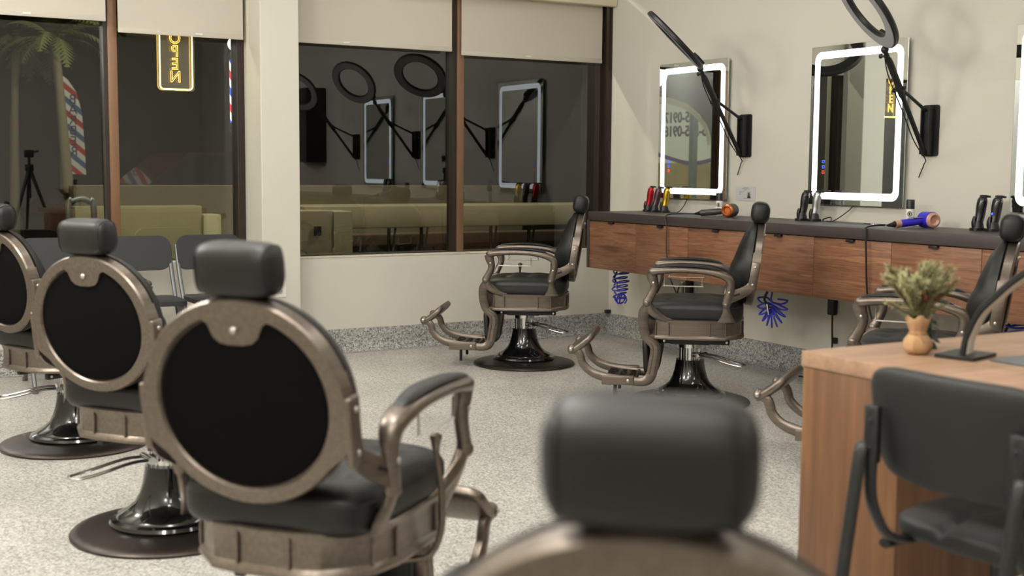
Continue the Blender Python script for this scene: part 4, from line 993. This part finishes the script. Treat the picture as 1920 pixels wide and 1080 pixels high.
# neighbouring shop wing with arch, reflected in the first mirror
bm = B(); AX = -6.0; arch = []
yc, ry, zb, rz_ = 7.55, 1.35, 1.55, .72
pts = [(yc+ry*math.cos(a), zb+rz_*math.sin(a)) for a in [PI*k/24 for k in range(25)]]
outer = [(3.5, -.02), (3.5, 5), (12, 5), (12, -.02), (yc+ry, -.02)]+pts+[(yc-ry, -.02)]
a_ = [bm.verts.new((AX, y, z)) for y, z in outer]; b_ = [bm.verts.new((AX-.5, y, z)) for y, z in outer]; n = len(outer)
for k in range(n): bm.faces.new((a_[k], a_[(k+1) % n], b_[(k+1) % n], b_[k]))
bm.faces.new(a_); bm.faces.new(b_[::-1]); struct('wall_arcade', bm, NIGHT)
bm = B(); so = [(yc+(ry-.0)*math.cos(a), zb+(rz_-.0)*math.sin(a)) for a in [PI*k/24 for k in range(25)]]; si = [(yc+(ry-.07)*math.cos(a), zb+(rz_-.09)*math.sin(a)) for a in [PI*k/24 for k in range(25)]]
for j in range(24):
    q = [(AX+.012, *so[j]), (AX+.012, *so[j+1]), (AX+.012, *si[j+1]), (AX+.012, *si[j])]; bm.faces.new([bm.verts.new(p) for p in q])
struct('trim_2', bm, simple('glowing_cream_arch', (206, 198, 168), .7, emit=(206, 198, 168), estr=.12, vary=.03))  # light on the arch is put in as a faint glow
t = thing('shop_window_display', 'lit shop window with phone numbers, reflected in the mirror nearest the window wall', 'shop window', (AX-.42, 7.4, 0))
bm = B(); box(bm, (0, -1.25, .2), (.02, 1.3, 2.2)); finish(bm, 'lit_panel', simple('lit_pale_film', (214, 214, 196), .8, emit=(205, 208, 190), estr=.5, vary=.05), t, 0)
bm = B(); text_mesh(bm, '5-595-0917', .22, T(.03, -.10, 1.97) @ Rz(90) @ Rx(90), .004, fat=.006); text_mesh(bm, '5-595-0918', .22, T(.03, -.10, 1.765) @ Rz(90) @ Rx(90), .004, fat=.006); finish(bm, 'phone_number', simple('plum_lettering', (70, 56, 78), .7, vary=.03), t, 0)
bm = B(); tube(bm, [(.03, -1.2, 1.52), (.03, -.7, 1.34), (.03, -.2, 1.30), (.03, .4, 1.40), (.03, 1.1, 1.55)], (.006, .03), 8, ref=(1, 0, 0), sub=5); finish(bm, 'purple_swoosh', simple('purple_band', (120, 90, 150), .7, emit=(120, 90, 150), estr=.15, vary=.03), t)
bm = B(); box(bm, (.021, -1.25, .2), (.027, 1.3, 1.30)); finish(bm, 'picture_panel', simple('yellow_food_print', (190, 170, 110), .8, emit=(190, 168, 104), estr=.22, vary=.5, vscale=2.2), t, 0)
bm = B(); box(bm, (.04, -.42, .0), (.12, -.32, 2.3)); finish(bm, 'glazing_bar', simple('teal_grey_bar', (120, 136, 132), .5, emit=(120, 140, 136), estr=.12, vary=.03), t, 0)
# tripod behind the camera, seen reflected in the left window
t = thing('camera_tripod', 'black camera tripod reflected in the left window', 'tripod', (-2.75, -7.65, 0))
for k in range(3):
    a = 2*PI*k/3+.5; bm = B(); tube(bm, [(0, 0, 1.16), (.20*math.cos(a), .20*math.sin(a), .6), (.42*math.cos(a), .42*math.sin(a), .0)], [.022, .017, .012], 8); finish(bm, 'leg', BLKMETAL, t)
bm = B(); tube(bm, [(0, 0, .8), (0, 0, 1.28)], .016, 8); tube(bm, [(0, 0, 1.12), (0, 0, 1.2)], .05, 10); finish(bm, 'centre_column', BLKMETAL, t)
bm = B(); box(bm, (-.05, -.05, 1.28), (.05, .05, 1.37), .01); tube(bm, [(0, 0, 1.33), (.1, .06, 1.36)], .012, 8); finish(bm, 'head', BLKMETAL, t)

# ------------------------------------------------------------------ light
w = bpy.data.worlds.new('night'); SC.world = w; w.use_nodes = True
w.node_tree.nodes['Background'].inputs[0].default_value = lin((70, 68, 58)); w.node_tree.nodes['Background'].inputs[1].default_value = .2
def area(name, loc, size, power, col, rot=(0, 0, 0), sy=None):
    l = bpy.data.lights.new(name, 'AREA'); l.energy = power; l.color = col; l.size = size
    if sy: l.shape = 'RECTANGLE'; l.size_y = sy
    o = bpy.data.objects.new(name, l); COL.objects.link(o); o.location = loc; o.rotation_euler = [math.radians(a) for a in rot]; return o
WARM = (1., .985, .955)
for x in (-1.6, -4.3):
    for y in (-1.5, -4.2, -6.9): area('ceiling_panel', (x, y, ZC-.03), .3, 11, WARM, sy=1.2)
def lamp(loc, power):  # unseen point lights added to even out the light on the walls
    l = bpy.data.lights.new('room_fill_point', 'POINT'); l.energy = power; l.color = WARM; l.shadow_soft_size = .2
    o = bpy.data.objects.new('room_fill_point', l); COL.objects.link(o); o.location = loc
for p, e in (((-3.0, -2.2, 2.6), 16), ((-4.4, -5.2, 2.6), 50), ((-5.5, -3.4, 2.55), 80), ((-5.5, -1.3, 2.55), 40), ((-5.5, -6.6, 2.55), 50), ((-5.7, -8.8, 2.55), 24)): lamp(p, e)
def spot(name, loc, tgt, power, ang, col, blend=.3, rad=.03):
    l = bpy.data.lights.new(name, 'SPOT'); l.energy = power; l.spot_size = math.radians(ang); l.spot_blend = blend; l.color = col; l.shadow_soft_size = rad
    o = bpy.data.objects.new(name, l); COL.objects.link(o); o.location = loc; o.rotation_euler = (Vector(tgt)-Vector(loc)).to_track_quat('-Z', 'Y').to_euler(); return o
spot('canopy_light', (-1.3, 1.25, 3.25), (-1.2, .4, 0), 105, 150, (1, .95, .84))
spot('canopy_light', (-4.1, 1.25, 3.25), (-3.6, .4, 0), 110, 150, (.95, .97, .8))
spot('outdoor_fill_spot', (-1.5, 6.5, 5.0), (-1.5, 7, 0), 520, 150, (1, .97, .85), 1., .2)  # unseen spot added to brighten the objects outside
spot('outdoor_fill_spot', (0.3, .75, 3.3), (0.2, 3.2, 0), 200, 120, (1, .97, .86), .6, .1)  # spot added to brighten the concrete ledge
spot('outdoor_fill_spot', (-3.2, .9, 3.3), (-2.7, 3.6, 0), 110, 120, (1, .97, .86), .6, .1)  # spot added to brighten the low walls outside the left window
spot('outdoor_fill_spot', (-2.2, 10.0, 4.5), (-1.6, 12, 1.7), 160, 70, (1, .95, .85), .8, .1)  # spot added to brighten the feather flag

SC.view_settings.view_transform = 'Standard'
SC.view_settings.look = 'None'
SC.view_settings.exposure = 0.35
SC.cycles.max_bounces = 8; SC.cycles.diffuse_bounces = 4; SC.cycles.glossy_bounces = 5; SC.cycles.transparent_max_bounces = 12
SC.cycles.use_denoising = True; SC.cycles.caustics_reflective = False; SC.cycles.caustics_refractive = False
SC.cycles.sample_clamp_indirect = 6
